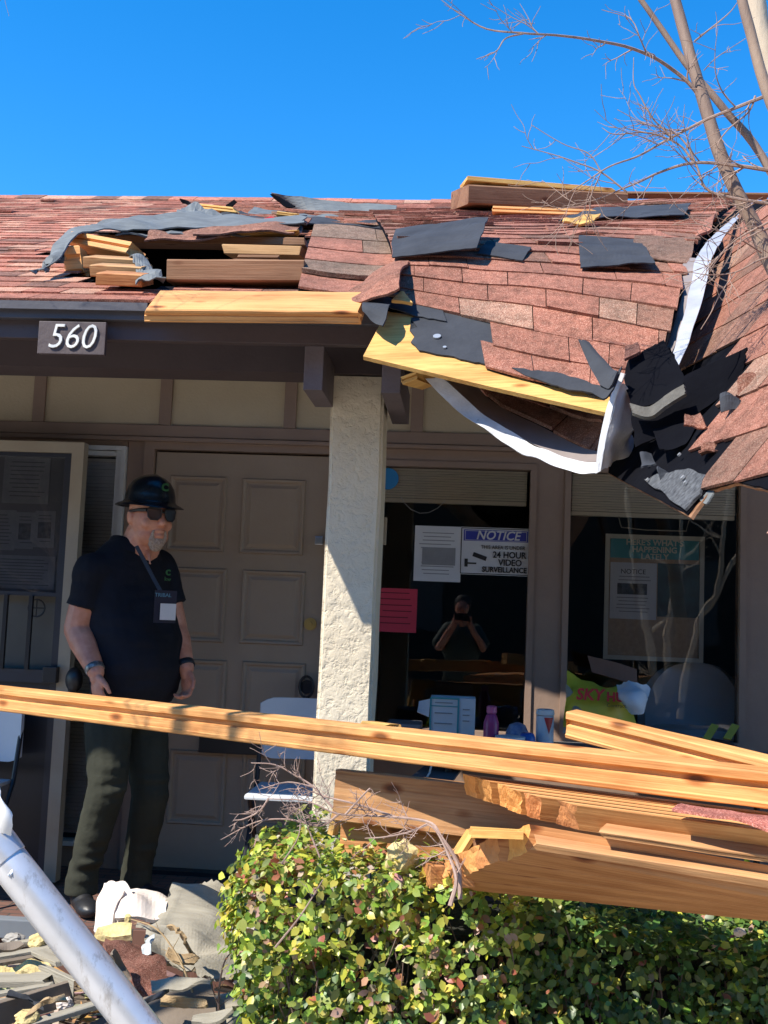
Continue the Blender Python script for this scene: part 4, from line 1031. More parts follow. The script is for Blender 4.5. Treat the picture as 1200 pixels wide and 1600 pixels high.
tl = thing('tool_bag', 'low dark tool bag with yellow straps at the right end of the table', 'tool bag', (onT(1110, 4.9), 4.9, tz))
bm = bmesh.new(); ell(bm, Vector((onT(1100, 4.92), 4.92, tz+.035)), (.15, .09, .04)); mk('body', bm, mBlack, tl, smooth=True)
for px in (1098, 1130):
    bm = gsheet([[(px, 1153, 4.76), (px+12, 1156, 4.76)], [(px+14, 1130, 4.84), (px+26, 1134, 4.84)]], 2, 6, .006, .002); mk('strap', bm, M('dull_yellow', (.35, .32, .04)), tl)
bm = bmesh.new(); pts = [at(x, y, 4.5) for x, y in ((666, 1216), (671, 1208), (674, 1196), (674, 1186))]; tube(bm, pts, .004, 6)
mk('cable', bm, mPaper, None, 'short white cable hanging below the table edge', 'cable')
bm = gsheet([[(640, 1215, 4.45), (705, 1222, 4.45)], [(668, 1192, 4.8), (725, 1196, 4.8)]], 6, 4, .01, .001)
mk('folded_screen', bm, M('dull_screen', (.12, .12, .13)), None, 'flat grey panel lying under the table behind the wood pile', 'panel')
# ================================================================== FOLDING CHAIRS
def chair(name, label, Y, xl, xr, pxs, group):
    t = thing(name, label, 'folding chair', (at((xl+xr)/2, 1100, Y).x, Y, 0), group)
    x0, x1 = at(xl, 1150, Y).x, at(xr, 1150, Y).x; zt, zb = at(xl+20, pxs[0], Y).z, at(xl+20, pxs[1], Y).z
    P = []
    for i in range(17):
        u = i/16; col = []; e = min(u, 1-u)*2; rr = 1-max(0, 1-e*3.2)**2
        for j in range(9):
            v = j/8; h = (zt-zb); cy = (zt+zb)/2
            k = (.80+.20*rr)
            col.append(Vector((x0+(x1-x0)*u, Y+.05*math.sin(math.pi*u)-(0), cy+(v-.5)*h*k)))
        P.append(col)
    mk('backrest', sheetgrid(P, .018), mWhitePl, t, smooth=True)
    sz = at(xl+20, pxs[2], Y-.2).z
    mk('seat', bbox(x0+.02, x1-.02, Y-.40, Y-.02, sz-.02, sz, .009), mWhitePl, t, smooth=True)
    for sx, x in ((-1, x0+.005), (1, x1-.005)):
        bm = bmesh.new(); tube(bm, [Vector((x, Y+.03, zt-.06)), Vector((x, Y-.03, sz)), Vector((x, Y-.36, .01))], .011, 8); mk('leg', bm, mBlack, t)
        bm = bmesh.new(); tube(bm, [Vector((x-sx*.02, Y-.3, sz-.02)), Vector((x-sx*.02, Y+.12, .01))], .011, 8); mk('leg', bm, mBlack, t)
    bm = bmesh.new(); tube(bm, [Vector((x0, Y-.3, .09)), Vector((x1, Y-.3, .09))], .008, 8); mk('stretcher', bm, mBlack, t)
    return t
chair('folding_chair', 'white plastic folding chair standing between the door and the stucco post', 4.98, 405, 560, (1090, 1186, 1232), 'white folding chairs on the porch')
chair('folding_chair', 'white plastic folding chair cut off by the left edge of the photo', 4.86, -120, 32, (1095, 1186, 1222), 'white folding chairs on the porch')
p = at(298, 1148, 5.2); p2 = at(410, 1172, 5.2)
mk('shadow_bar', bbox(p.x, p2.x, YW-.03, YW-.004, at(300, 1174, YW).z, at(300, 1146, YW).z, .004), mBlack, bld)  # dark bar set on the door to stand for a band of shadow
# ================================================================== SECURITY SCREEN at the left
YB = 5.02
sd = thing('glazed_notice_case', 'beige framed glazed case with posters and a black railing at the left edge', 'display case', (at(60, 1000, YB).x, YB, 0))
x0, x1 = at(-260, 1000, YB).x, at(95, 1000, YB).x; zt = at(50, 690, YB).z; zg = at(50, 707, YB).z
xf = at(111, 1000, YB).x-.0
bm = bmesh.new(); box(bm, x1, x1+.058, YB-.02, YB+.04, .02, zt); box(bm, x0, x1, YB-.02, YB+.04, zg, zt)
mk('frame', bm, mPost, sd)
bm = bmesh.new(); box(bm, x1-.034, x1-.002, YB-.012, YB+.03, .02, zg-.002); box(bm, x0, x1-.034, YB-.012, YB+.03, zg-.02, zg-.002)
zr1, zr0 = at(50, 927, YB).z, at(50, 1046, YB).z
box(bm, x0, x1-.034, YB-.012, YB+.03, zr1-.012, zr1+.006); box(bm, x0, x1-.034, YB-.012, YB+.03, zr0-.06, zr0)
mk('inner_frame', bm, M('dark_blue_metal', (.035, .04, .055), (.028, .03, .04), 6, .4), sd)
bm = bmesh.new()
for px in (-38, 10, 49): x = at(px, 985, YB).x; box(bm, x-.009, x+.009, YB-.034, YB-.014, zr0, zr1-.012)
mk('railing', bm, mBlack, sd)
mk('back_panel', bbox(x0, x1-.002, YB+.06, YB+.07, zr1, zg), M('grey_backing', (.115, .11, .115), (.09, .088, .095), 3, .6), sd)
mk('back_panel', bbox(x0, x1-.002, YB+.06, YB+.07, zr0-.3, zr1-.001), M('olive_backing', (.16, .15, .125), (.12, .115, .1), 4, .6), sd)
mk('lower_panel', bbox(x0, x1-.036, YB+.005, YB+.02, .02, zr0-.061), M('night_blue_panel', (.02, .022, .03), (.014, .015, .02), 4, .4), sd)
mk('pane', bbox(x0, x1-.034, YB+.035, YB+.04, zr1+.006, zg-.02), mGlass, sd)
bm = bmesh.new(); c = at(57, 950, YB-.02); tube(bm, [c+Vector((.04*math.sin(a), 0, .04*math.cos(a))) for a in [i*math.pi/10 for i in range(21)]], .004, 5); tube(bm, [c-Vector((0, 0, .04)), c+Vector((0, 0, .04))], .003, 5); tube(bm, [c-Vector((.04, 0, 0)), c+Vector((.04, 0, 0))], .003, 5)
mk('round_emblem', bm, mBlack, sd)
mk('lock_box', bbox(x1-.055, x1+.012, YB-.06, YB-.021, zr0-.055, zr0+.02, .004), mBlack, sd)
mGP = M('grey_poster', (.19, .19, .2), (.14, .14, .15), 12, .7)
for k, (c, l) in enumerate((((8, 712, 75, 788), 'large grey poster at the top of the glazed case'), ((-20, 796, 22, 860), 'small grey leaflet at the left edge of the glazed case'), ((26, 800, 52, 858), 'narrow grey leaflet in the middle row of the glazed case'), ((56, 798, 84, 856), 'dark picture leaflet at the right of the middle row in the glazed case'), ((-20, 866, 84, 922), 'wide newspaper sheet in the bottom row of the glazed case'))):
    doc('poster', l, c, YB+.055, mGP, 9, ink=M('grey_ink', (.09, .09, .1)), cat='poster', pic=(.3, .75) if k in (2, 3) else None)
mk('wall_cap', bbox(-7, at(64, 1450, 4.38).x, 4.36, 4.415, -.045, .03, .005), M('blue_grey_edging', (.2, .22, .25), (.16, .18, .2), 6, .6), None, 'pale metal edging strip along the brick porch at lower left', 'edging')
# ================================================================== PERSON
mSkin = None
def skin():
    m, n, b = _base('skin'); t = _noise(n, 14, 5); col = _ramp(n, t.outputs[0], [(.35, (.52, .20, .12)), (.65, (.70, .33, .22))]).outputs[0]
    tc = n.nodes.new('ShaderNodeTexCoord')
    n.links.new(col, b.inputs['Base Color']); b.inputs['Roughness'].default_value = .5; b.inputs['Subsurface Weight'].default_value = .1; b.inputs['Subsurface Radius'].default_value = (.02, .008, .005)
    _bump(n, b, _noise(n, 90, 4).outputs[0], .15, .003); return m
mSkin = skin()
mShirt = M('navy_polo', (.009, .011, .02), (.005, .006, .011), 6, .85, .35, 30, spec=.3)
mPants = M('dark_green_trousers', (.044, .046, .034), (.030, .032, .024), 7, .9, .5, 16, spec=.2)
mHat = M('hard_hat_shell', (.010, .016, .022), (.007, .011, .016), 6, .25)
per = thing('person', 'man in a black full brim hard hat, sunglasses and navy polo by the door', 'person', at(180, 1392, 4.72)*1)
FW = Vector((.74, -.67, 0)).normalized(); RT = Vector((FW.y, -FW.x, 0)); UP = Vector((0, 0, 1))   # RT: his right (viewer's left)
def P3(px, py, Y): return at(px, py, Y)
def cap(bm, a, b, ra, rb, n=14):
    d = (b-a); k = 6
    tube(bm, [a+d*(i/k) for i in range(k+1)], [ra+(rb-ra)*i/k for i in range(k+1)], n)
    for p, r_ in ((a, ra), (b, rb)): ell(bm, p, (r_*.99,)*3, None, 12, 8)
ROT = Matrix((( -RT.x, -FW.x, 0), (-RT.y, -FW.y, 0), (0, 0, 1)))   # columns: left, back, up
def el(bm, c, side, depth, up, tilt=0): ell(bm, c, (side, depth, up), ROT @ Matrix.Rotation(tilt, 3, 'X'), 20, 14)
HC = P3(233, 806, 4.70)             # head centre
# joints
shR, shL = P3(146, 892, 4.60), P3(250, 886, 4.86)
elR, elL = P3(122, 984, 4.60), P3(272, 985, 4.86)
wrR, wrL = P3(150, 1050, 4.50), P3(291, 1044, 4.76)
hipR, hipL = P3(170, 1105, 4.68), P3(225, 1108, 4.84)
knR, knL = P3(168, 1228, 4.60), P3(235, 1240, 4.80)
anR, anL = P3(128, 1372, 4.66), P3(213, 1362, 4.86)
chest, belly, pelv = P3(200, 925, 4.73), P3(207, 1015, 4.72), P3(200, 1085, 4.76)
neck = P3(212, 862, 4.74)
def hand(bm, w, el_, curl, thumbdir, s=1.0):
    d = (w-el_).normalized(); d = (d+Vector((0, 0, -1.6))).normalized(); side = FW*1.0
    side = (side-d*side.dot(d)).normalized(); nrm = d.cross(side)
    if nrm.dot(thumbdir) < 0: nrm = -nrm
    cap(bm, w, w+d*.03, .026, .028); 
    M3 = Matrix((side, nrm, d)).transposed()
    ell(bm, w+d*.065, (.042*s, .019*s, .052*s), M3, 16, 10)
    for k, (o, L_) in enumerate(((.031, .072), (.011, .082), (-.010, .077), (-.030, .060))):
        b0 = w+d*.095+side*o; c1 = curl[0]+k*.08; a1 = b0+(d*math.cos(c1)+nrm*math.sin(c1))*L_*.45
        c2 = c1+curl[1]; a2 = a1+(d*math.cos(c2)+nrm*math.sin(c2))*L_*.32; c3 = c2+curl[1]*.8; a3 = a2+(d*math.cos(c3)+nrm*math.sin(c3))*L_*.25
        cap(bm, b0, a1, .0100, .0092, 10); cap(bm, a1, a2, .0092, .0085, 10); cap(bm, a2, a3, .0085, .0072, 10)
    t0 = w+d*.035+side*.030; t1 = t0+(d*.75+side*.62+nrm*.15).normalized()*.045; t2 = t1+(d*.92+side*.15+nrm*.3).normalized()*.034
    cap(bm, t0, t1, .0145, .0115, 10); cap(bm, t1, t2, .0112, .0085, 10)
bm = bmesh.new()
# head
el(bm, HC+UP*.035, .084, .100, .085); el(bm, HC-UP*.025+FW*.014, .086, .092, .100); el(bm, HC-UP*.090+FW*.032, .076, .062, .052)     # skull, face, jaw
el(bm, HC-UP*.122+FW*.066, .030, .026, .024)                                                    # chin
cap(bm, HC+FW*.094+UP*.010, HC+FW*.119-UP*.036, .010, .0165, 10); el(bm, HC+FW*.103-UP*.044, .022, .014, .011)  # nose
for s in (1, -1):
    el(bm, HC+FW*.072+RT*s*.033+UP*.016, .020, .012, .012)                                      # brow
    el(bm, HC+FW*.070+RT*s*.046-UP*.042, .028, .022, .028)                                      # cheek
    el(bm, HC+RT*s*.090-FW*.010-UP*.012, .010, .021, .034, -.15)                                  # ear
    el(bm, HC+RT*s*.077+FW*.0-UP*.032, .007, .010, .011)
el(bm, HC+FW*.097-UP*.071, .026, .011, .0065); el(bm, HC+FW*.094-UP*.092, .024, .012, .008)       # lips
cap(bm, HC-UP*.07-FW*.02, neck-UP*.06-FW*.01, .082, .096)
cap(bm, HC-UP*.07+FW*.03, neck-UP*.02+FW*.02, .050, .06)
# trunk inside the clothes
el(bm, chest, .17, .10, .2); el(bm, belly, .165, .12, .19); el(bm, pelv, .15, .11, .12)
for sh, e_, w_ in ((shR, elR, wrR), (shL, elL, wrL)):
    cap(bm, chest+(sh-chest)*.5+UP*.03, sh, .07, .065); cap(bm, sh, e_, .068, .062); m_ = e_.lerp(w_, .3); cap(bm, e_, m_, .060, .061); cap(bm, m_, w_, .060, .036)
hand(bm, wrR, elR, (.5, .65), -RT); hand(bm, wrL, elL, (.45, .75), RT)
for h_, k_, a_ in ((hipR, knR, anR), (hipL, knL, anL)): cap(bm, h_, k_, .085, .055); cap(bm, k_, a_, .052, .036)
body = mk('body', blob(bm, .0052, 3), mSkin, per, smooth=True, sharp=180)
# polo shirt
bm = bmesh.new()
def ring_loft(bm, rows, n=28):
    rings = []
    for c, a, b_, in rows:
        rings.append([bm.verts.new(c+RT*(a*math.cos(2*math.pi*k/n))+FW*(b_*math.sin(2*math.pi*k/n))) for k in range(n)])
    for i in range(len(rings)-1):
        for k in range(n): bm.faces.new((rings[i][k], rings[i][(k+1) % n], rings[i+1][(k+1) % n], rings[i+1][k]))
    bm.faces.new(rings[0]); bm.faces.new(rings[-1][::-1])
ring_loft(bm, [(P3(203, 1096, 4.75)+FW*.01, .178, .150), (P3(205, 1075, 4.75)+FW*.025, .196, .172), (P3(206, 1040, 4.74)+FW*.035, .206, .188), (P3(206, 1000, 4.74)+FW*.03, .208, .184), (P3(203, 955, 4.74)+FW*.015, .208, .160), (P3(200, 915, 4.74), .215, .138), (P3(200, 888, 4.74), .205, .124), (P3(202, 868, 4.74), .165, .108), (P3(205, 853, 4.74), .118, .098), (P3(207, 845, 4.74), .096, .090)])
for sh, e_, k0 in ((shR, elR, .62), (shL, elL, .60)):
    cap(bm, chest+(sh-chest)*.55+UP*.035, sh+UP*.004, .095, .079); cap(bm, sh, sh.lerp(e_, .35), .080, .079); tube(bm, [sh.lerp(e_, .3), sh.lerp(e_, .5), sh.lerp(e_, k0)], [.078, .078, .080], 18)
bmw = blob(bm, .007, 4)
for v in bmw.verts:
    q = v.co; v.co = q+(q-Vector((belly.x, belly.y, q.z))).normalized()*.010*(nz(q, 7)+.9*nz(Vector((q.x*2, q.y*2, q.z*.8)), 7, 2)+.5*nz(Vector((q.x, q.y, q.z*3)), 9, 6))
# cut a neck opening
shirt = mk('polo_shirt', bmw, mShirt, per, smooth=True, sharp=180)
bm = bmesh.new(); n_ = 26                                                                        # collar
ins, outs, lows = [], [], []
for k in range(n_+1):
    a = math.radians(115+310*k/n_) ; dv = RT*math.cos(a)+FW*math.sin(a)
    base = P3(208, 850, 4.74)
    dr_ = .035*max(0, math.sin(a))**3
    ins.append(base+dv*.086+UP*(.03-dr_)-FW*.005); outs.append(base+dv*.094+UP*(.025-dr_)-FW*.005); lows.append(base+dv*.116+UP*(-.025-dr_*.8))
A = [[i_, o_, l_] for i_, o_, l_ in zip(ins, outs, lows)]
mk('collar', sheetgrid(A, .004), mShirt, per, smooth=True)
# open V with skin
bm = bmesh.new(); b0 = P3(211, 852, 4.74)
v1, v2, v3 = b0+FW*.097-RT*.028-UP*.002, b0+FW*.097+RT*.022-UP*.002, b0+FW*.128-UP*.085
for v in (v1, v2, v3): pass
P = [[v1.lerp(v3, j/6)+FW*.006*math.sin(math.pi*.5), v1.lerp(v2, .5).lerp(v3, j/6)+FW*.012, v2.lerp(v3, j/6)+FW*.006] for j in range(7)]
mk('open_placket', sheetgrid(P, .006), mSkin, per, smooth=True)
# trousers
bm = bmesh.new()
ring_loft(bm, [(P3(201, 1130, 4.76), .165, .125), (P3(200, 1105, 4.76), .180, .145), (P3(201, 1085, 4.75)+FW*.01, .178, .150)])
for h_, k_, a_ in ((hipR, knR, anR), (hipL, knL, anL)):
    cap(bm, h_, h_.lerp(k_, .5), .106, .096); cap(bm, h_.lerp(k_, .5), k_, .096, .082); cap(bm, k_, k_.lerp(a_, .45), .081, .076)
    tube(bm, [k_.lerp(a_, .4), k_.lerp(a_, .8), a_+UP*-.005, a_-UP*.05, a_-UP*.065], [.076, .067, .068, .071, .070], 18)
bmw = blob(bm, .007, 4)
for v in bmw.verts:
    q = v.co; kz = max(math.exp(-((q.z-anR.z-.08)/.09)**2), .8*math.exp(-((q.z-knR.z+.0)/.10)**2), .25)
    v.co = q+Vector((1, -1, 0)).normalized()*.024*kz*nz(Vector((q.x*.6, q.y*.6, q.z*2.6)), 10, 4)
mk('trousers', bmw, mPants, per, smooth=True, sharp=180)
# belt pouch
bm = bmesh.new(); el(bm, P3(116, 1062, 4.72), .035, .05, .055); mk('hip_pouch', blob(bm, .006, 2), mBlack, per, smooth=True)
# shoes
for a_, fwv in ((anR, Vector((.55, -.83, 0))), (anL, Vector((.93, -.36, 0)))):
    bm = bmesh.new(); g0 = Vector((a_.x, a_.y, .045)); rr = Matrix.Rotation(math.atan2(fwv.y, fwv.x), 3, 'Z')
    ell(bm, g0+fwv*.03, (.085, .045, .045), rr); ell(bm, g0+fwv*.115-UP*.008, (.085, .05, .037), rr); cap(bm, g0, g0+UP*.05, .045, .048)
    b2 = blob(bm, .006, 3)
    for v in b2.verts: v.co.z = max(v.co.z, .006)
    sh_ = mk('shoe', b2, mBlack, per, smooth=True, sharp=180)
# hard hat, full brim
hat_c = HC+UP*.062; tl_ = Matrix.Rotation(-.06, 3, RT)
bm = bmesh.new(); n_ = 40; prof = [(0, .118), (.03, .116), (.06, .106), (.085, .088), (.102, .062), (.111, .03), (.114, .004), (.120, -.004), (.138, -.010), (.152, -.018), (.154, -.022), (.150, -.022), (.112, -.010), (.106, .0), (.104, .03), (.08, .08), (0, .11)]
rings = []
for r_, z_ in prof:
    ring = []
    for k in range(n_):
        a = 2*math.pi*k/n_; f = 1.12 if True else 1
        rr = r_; 
        v = (-RT)*(rr*.93*math.cos(a))+FW*(rr*1.10*math.sin(a)); z2 = z_+(.006*math.exp(-(math.cos(a)*r_/.022)**2) if z_ > .03 else 0)
        if r_ > .13: z2 -= .006*(math.sin(a)**2)
        ring.append(bm.verts.new(hat_c+tl_ @ (v+UP*z2)))
    rings.append(ring)
for i in range(len(rings)-1):
    for k in range(n_):
        try: bm.faces.new((rings[i][k], rings[i][(k+1) % n_], rings[i+1][(k+1) % n_], rings[i+1][k]))
        except Exception: pass
bmesh.ops.remove_doubles(bm, verts=bm.verts, dist=.0004)
hat = mk('hard_hat', bm, mHat, per, smooth=True, sharp=60)
cu = P3(258, 762, 4.58); mG = M('logo_green', (.015, .11, .025), None, 8, .6)
text('C', cu+FW*.0, .045, mG, hat, .002, bold=.002, rotz=.6)
# sunglasses
bm = bmesh.new()
def lens(s):
    b = bmesh.new(); c = HC+FW*.106+RT*s*.037+UP*.002; ux = (RT*s+FW*-.28).normalized(); 
    out = [(-.029, .018), (-.022, .024), (.026, .026), (.035, .018), (.031, -.014), (.018, -.026), (-.012, -.026), (-.026, -.012)]
    vs = [c+ux*x+UP*y for x, y in out]; f = [b.verts.new(v) for v in vs]; g = [b.verts.new(v+FW*.004) for v in vs]
    b.faces.new(f); b.faces.new(g[::-1])
    for i in range(8): b.faces.new((f[i], f[(i+1) % 8], g[(i+1) % 8], g[i]))
    return b, vs, c
sg_f = bmesh.new(); tmp = []
for s in (1, -1):
    b, vs, c = lens(s); tmp.append(b)
    tube(sg_f, [v+FW*.003 for v in vs]+[vs[0]+FW*.003, vs[1]+FW*.003], .0032, 6)
    tube(sg_f, [HC+FW*.094+RT*s*.070+UP*.016, HC+FW*.05+RT*s*.088+UP*.016, HC-FW*.01+RT*s*.093+UP*.012, HC-FW*.03+RT*s*.092+UP*.0], [.008, .007, .005, .003], 6)
tube(sg_f, [HC+FW*.116+RT*.010+UP*.010, HC+FW*.116-RT*.010+UP*.010], .0045, 6)
sgo = mk('sunglasses', sg_f, mBlack, per, smooth=True)
for b in tmp: mk('lens', b, M('dark_lens', (.03, .02, .025), None, 5, .08), sgo)
# goatee
bm = bmesh.new()
el(bm, HC-UP*.120+FW*.068, .038, .032, .030); el(bm, HC-UP*.142+FW*.068, .028, .022, .018)
for s in (1, -1): cap(bm, HC-UP*.072+FW*.092+RT*s*.030, HC-UP*.108+FW*.080+RT*s*.031, .006, .013, 8)
b2 = blob(bm, .004, 2)
for v in b2.verts: v.co += FW*.004*nz(v.co, 160)
mk('goatee', b2, M('grey_white_hair', (.56, .45, .37), (.32, .22, .17), 120, .9, .6, 160), per, smooth=True, sharp=180)
# lanyard with badge, watch, bracelet, logos
sp = P3(262, 955, 4.50)
bm = bmesh.new(); pts = [P3(210, 854, 4.58), P3(222, 876, 4.57), P3(237, 905, 4.545), P3(252, 932, 4.515)]
P = [[p, p+Vector((.016, -.004, .006))] for p in pts]
lan = mk('lanyard', sheetgrid(P, .003), M('lanyard_blue', (.012, .02, .04), (.01, .015, .03), 30, .7), per)
def tag3(c0, w, h, m, name, par, off=0, th=.003, ang=.72):
    ux = Vector((math.cos(ang-.0), math.sin(ang), 0)); nrm_ = Vector((ux.y, -ux.x, 0)); c1 = c0+nrm_*off
    b = bmesh.new(); ps = [c1+ux*(w*sx)+Vector((0, 0, h*sz)) for sx, sz in ((-.5, -.5), (.5, -.5), (.5, .5), (-.5, .5))]
    f = [b.verts.new(p) for p in ps]; g = [b.verts.new(p+nrm_*th) for p in ps]; b.faces.new(f); b.faces.new(g[::-1])
    for i in range(4): b.faces.new((f[i], f[(i+1) % 4], g[(i+1) % 4], g[i]))
    return mk(name, b, m, par)
bd = tag3(P3(258, 948, 4.475), .092, .135, M('badge_holder', (.008, .012, .035), None, 5, .35), 'badge', per, ang=.5)
tag3(P3(262, 956, 4.475), .066, .068, mPaper, 'badge_card', bd, .004, .002, ang=.5)
text('TRIBAL', P3(255, 930, 4.466), .022, M('badge_text_blue', (.12, .3, .42)), bd, .001, rotz=.5)
bm = bmesh.new()
lgo = P3(266, 898, 4.545)
text('c', lgo+Vector((0, -.035, .012)), .05, mG, shirt, .002, bold=.001, rotz=.6)
text('kw', lgo+Vector((0, -.035, -.02)), .024, mG, shirt, .002, rotz=.6)
for w_, e_, rr, m_, nm in ((wrL, elL, .0425, mBlack, 'watch'), (wrR, elR, .041, M('bracelet_metal', (.4, .38, .36), (.05, .05, .05), 60, .35, metal=.5), 'bracelet')):
    d = (w_-e_).normalized(); c0 = w_-d*.018; bm = bmesh.new(); tube(bm, [c0-d*.014, c0-d*.010, c0+d*.010, c0+d*.014], [rr-.003, rr, rr, rr-.003], 20)
    if nm == 'watch': ell(bm, c0+RT*.03-FW*.0, (.012, .02, .02))
    mk(nm, bm, m_, per, smooth=True)
# ================================================================== LUMBER PILE
mPineW = wood('warm_brown_pine', (.50, .27, .12), (.34, .17, .07))
def tbl_(name, a, b, w, h, **k): return timber(name, at(*a), at(*b), w, h, **k)
tbl_('long_plank', (-90, 1080, 3.98), (1330, 1246, 2.42), .055, .082, m=mPine, groove=2, roll=.12, label='very long fresh plank crossing the whole photo in front of the man', cat='plank', group='fallen roof planks', seed=201, seg=60)
tbl_('long_plank', (893, 1131, 3.05), (1330, 1240, 2.50), .05, .074, m=mPine, groove=2, roll=.12, label='short plank end lying above the very long plank at the right', cat='plank', group='fallen roof planks', seed=202)
tbl_('long_plank', (560, 1128, 3.14), (625, 1136, 3.10), .03, .012, m=mPly, rag=(.06, .06), groove=0, label='thin split lath on top of the long plank beside the stucco post', cat='lath', seed=203)
tbl_('wide_plank', (526, 1241, 3.16), (980, 1294, 2.93), .04, .142, m=mPineW, groove=0, roll=-.05, label='wide brown plank at the back of the wood pile, upper one', cat='plank', group='fallen roof planks', seed=204)
tbl_('wide_plank', (536, 1306, 3.2), (960, 1352, 2.95), .04, .105, m=mPineR, groove=0, roll=-.05, label='wide reddish plank at the back of the wood pile, lower one', cat='plank', group='fallen roof planks', seed=205)
tbl_('wide_plank', (520, 1303, 3.24), (541, 1208, 3.22), .03, .02, m=mPly, groove=0, label='narrow pale batten nailed upright on the left end of the wide brown planks', cat='batten', seed=206)
def strips(t, A0, A1, B0, B1, T, n, mat=None, jit=.02, seed=0, tin=None, name='plank', gap=.04):
    """laminated slab: start edge A0->A1, end edge B0->B1, thickness vector T; every plank its own mesh"""
    random.seed(900+seed)
    for i in range(n):
        u0, u1 = i/n+gap*.5, (i+1)/n-gap*.5
        a0, a1, b0, b1 = A0.lerp(A1, u0), A0.lerp(A1, u1), B0.lerp(B1, u0), B0.lerp(B1, u1)
        ax = ((b0-a0)+(b1-a1)).normalized(); j = rnd(-jit, jit); a0 = a0+ax*j; a1 = a1+ax*(j+rnd(-.3, .3)*jit)
        Zv = T.normalized(); Yv = Zv.cross(ax).normalized(); Zv = ax.cross(Yv).normalized(); o = (a0+a1)/2
        mw = Matrix(((ax.x, Yv.x, Zv.x, o.x), (ax.y, Yv.y, Zv.y, o.y), (ax.z, Yv.z, Zv.z, o.z), (0, 0, 0, 1))); inv = mw.inverted()
        bm = bmesh.new(); K = 5; Q = 5; grid = []
        def cross(c0, c1, jag):
            ring = {}
            for k in range(K+1):
                for q in range(Q+1):
                    p = c0.lerp(c1, k/K)+T*(q/Q)
                    if jag: p = p+ax*(jag*(noise.noise(Vector((k*.9+i*5, q*.35, seed)))+.35*rnd(-1, 1)))
                    ring[k, q] = bm.verts.new(inv @ p)
            return ring
        s0 = cross(a0, a1, .011); s1 = cross(b0, b1, 0)
        ef = []
        for k in range(K):
            for q in range(Q):
                f = bm.faces.new((s0[k, q], s0[k+1, q], s0[k+1, q+1], s0[k, q+1])); f.material_index = 1; ef.append(f)
                bm.faces.new((s1[k, q], s1[k, q+1], s1[k+1, q+1], s1[k+1, q]))
        for k in range(K):
            for q in (0, Q): bm.faces.new((s0[k, q], s0[k+1, q], s1[k+1, q], s1[k, q]))
        for q in range(Q):
            for k in (0, K): bm.faces.new((s0[k, q], s0[k, q+1], s1[k, q+1], s1[k, q]))
        paint(bm, bm.faces, tin or (1, 1, 1)); g = rnd(.75, 1.25)
        paint(bm, ef, (g, g*rnd(.9, 1.15), g))
        mk(name, bm, [mat or mPine, mEnd], t, mw=mw)
    random.seed(77+seed)
t = thing('laminated_slab', 'upper broken slab of glued planks with a ragged orange left end', 'timber slab', at(800, 1300, 2.8), 'broken laminated roof slabs')
AX = Vector((1, -.53, 0)).normalized()
A0, A1 = at(722, 1208, 2.96), at(893, 1258, 2.50)
strips(t, A0, A1, A0+AX*1.5, A1+AX*1.5, Vector((.01, .048, -.062)), 6, mPine, .024, 1)
fr1, fr2 = A1+Vector((0, .03, -.050))+AX*.06, A1+Vector((0, .03, -.050))+AX*1.6
timber('side_plank', fr1, fr2, .03, .018, mPineW, roll=.6, rag=(.02, 0), groove=2, parent=t, seed=211)
t = thing('laminated_slab', 'lower tilted slab of glued planks with a diagonal orange end above the dark hedge', 'timber slab', at(800, 1390, 2.6), 'broken laminated roof slabs')
T2 = Vector((0, -.015, .066))
strips(t, at(819, 1329, 2.62), at(690, 1387, 2.95), at(1290, 1418, 2.30), at(1290, 1449, 2.52), T2, 4, mPineR, .012, 2, gap=.02)
e0 = at(822, 1314, 2.60)
timber('side_plank', e0+AX*.01, e0+AX*1.4, .03, .022, mPineW, roll=.5, rag=(.02, 0), groove=0, parent=t, seed=212)
strips(t, at(738, 1291, 2.95), at(735, 1300, 2.70), at(818, 1296, 2.72), at(818, 1302, 2.52), Vector((0, 0, -.014)), 2, mPly, .01, 3, name='cross_strip')
tb2 = timber('cross_strip', at(706, 1350, 2.9), at(740, 1296, 2.92), .05, .014, mPly, rag=(.01, .01), groove=0, parent=t, seed=214)
for k, (c, z_, l) in enumerate((((716, 1362, 2.86), .075, 'nearest small split block wedged in the left end of the lower slab'), ((675, 1368, 2.95), .06, 'leftmost small split block beside the lower slab end'), ((745, 1330, 2.9), .06, 'dark small split block inside the hollow of the lower slab'))):
    p = at(*c); timber('split_block', p-Vector((.02, 0, 0)), p+Vector((.035, .02, 0)), .05, z_, mPineR if k < 2 else mPineB, rag=(.02, .01), groove=0, label=l, cat='wood block', group='split blocks at the slab end', seed=220+k)
def chunk(name, label, cat, c, r, m, seed=0, group=None, tint=None, sub=3):
    bm = bmesh.new(); bmesh.ops.create_icosphere(bm, subdivisions=sub, radius=1)
    for v in bm.verts:
        q = v.co.copy(); k = 1+.35*nz(q, 1.3, seed)+.22*nz(q, 3.5, seed+1)
        q = Vector((round(q.x*2.2)/2.2*.35+q.x*.65, round(q.y*2.2)/2.2*.35+q.y*.65, q.z)); v.co = Vector((q.x*r[0], q.y*r[1], q.z*r[2]))*k+c
    if tint: paint(bm, bm.faces, tint)
    else: white(bm)
    return mk(name, bm, m, None, label, cat, group)
mFoam = M('yellow_foam', (.66, .55, .28), (.55, .42, .17), 26, .95, .8, 40)
chunk('foam_chunk', 'pale yellow foam chunk lying on the hedge left of the lower slab', 'foam', at(628, 1340, 3.0), (.04, .035, .045), mFoam, 3, 'torn foam pieces')
chunk('debris_chip', 'small pale chip resting in the dark hedge at the far right', 'chip', at(1155, 1456, 2.78), (.014, .01, .01), M('pale_chip', (.6, .5, .4)), 5)
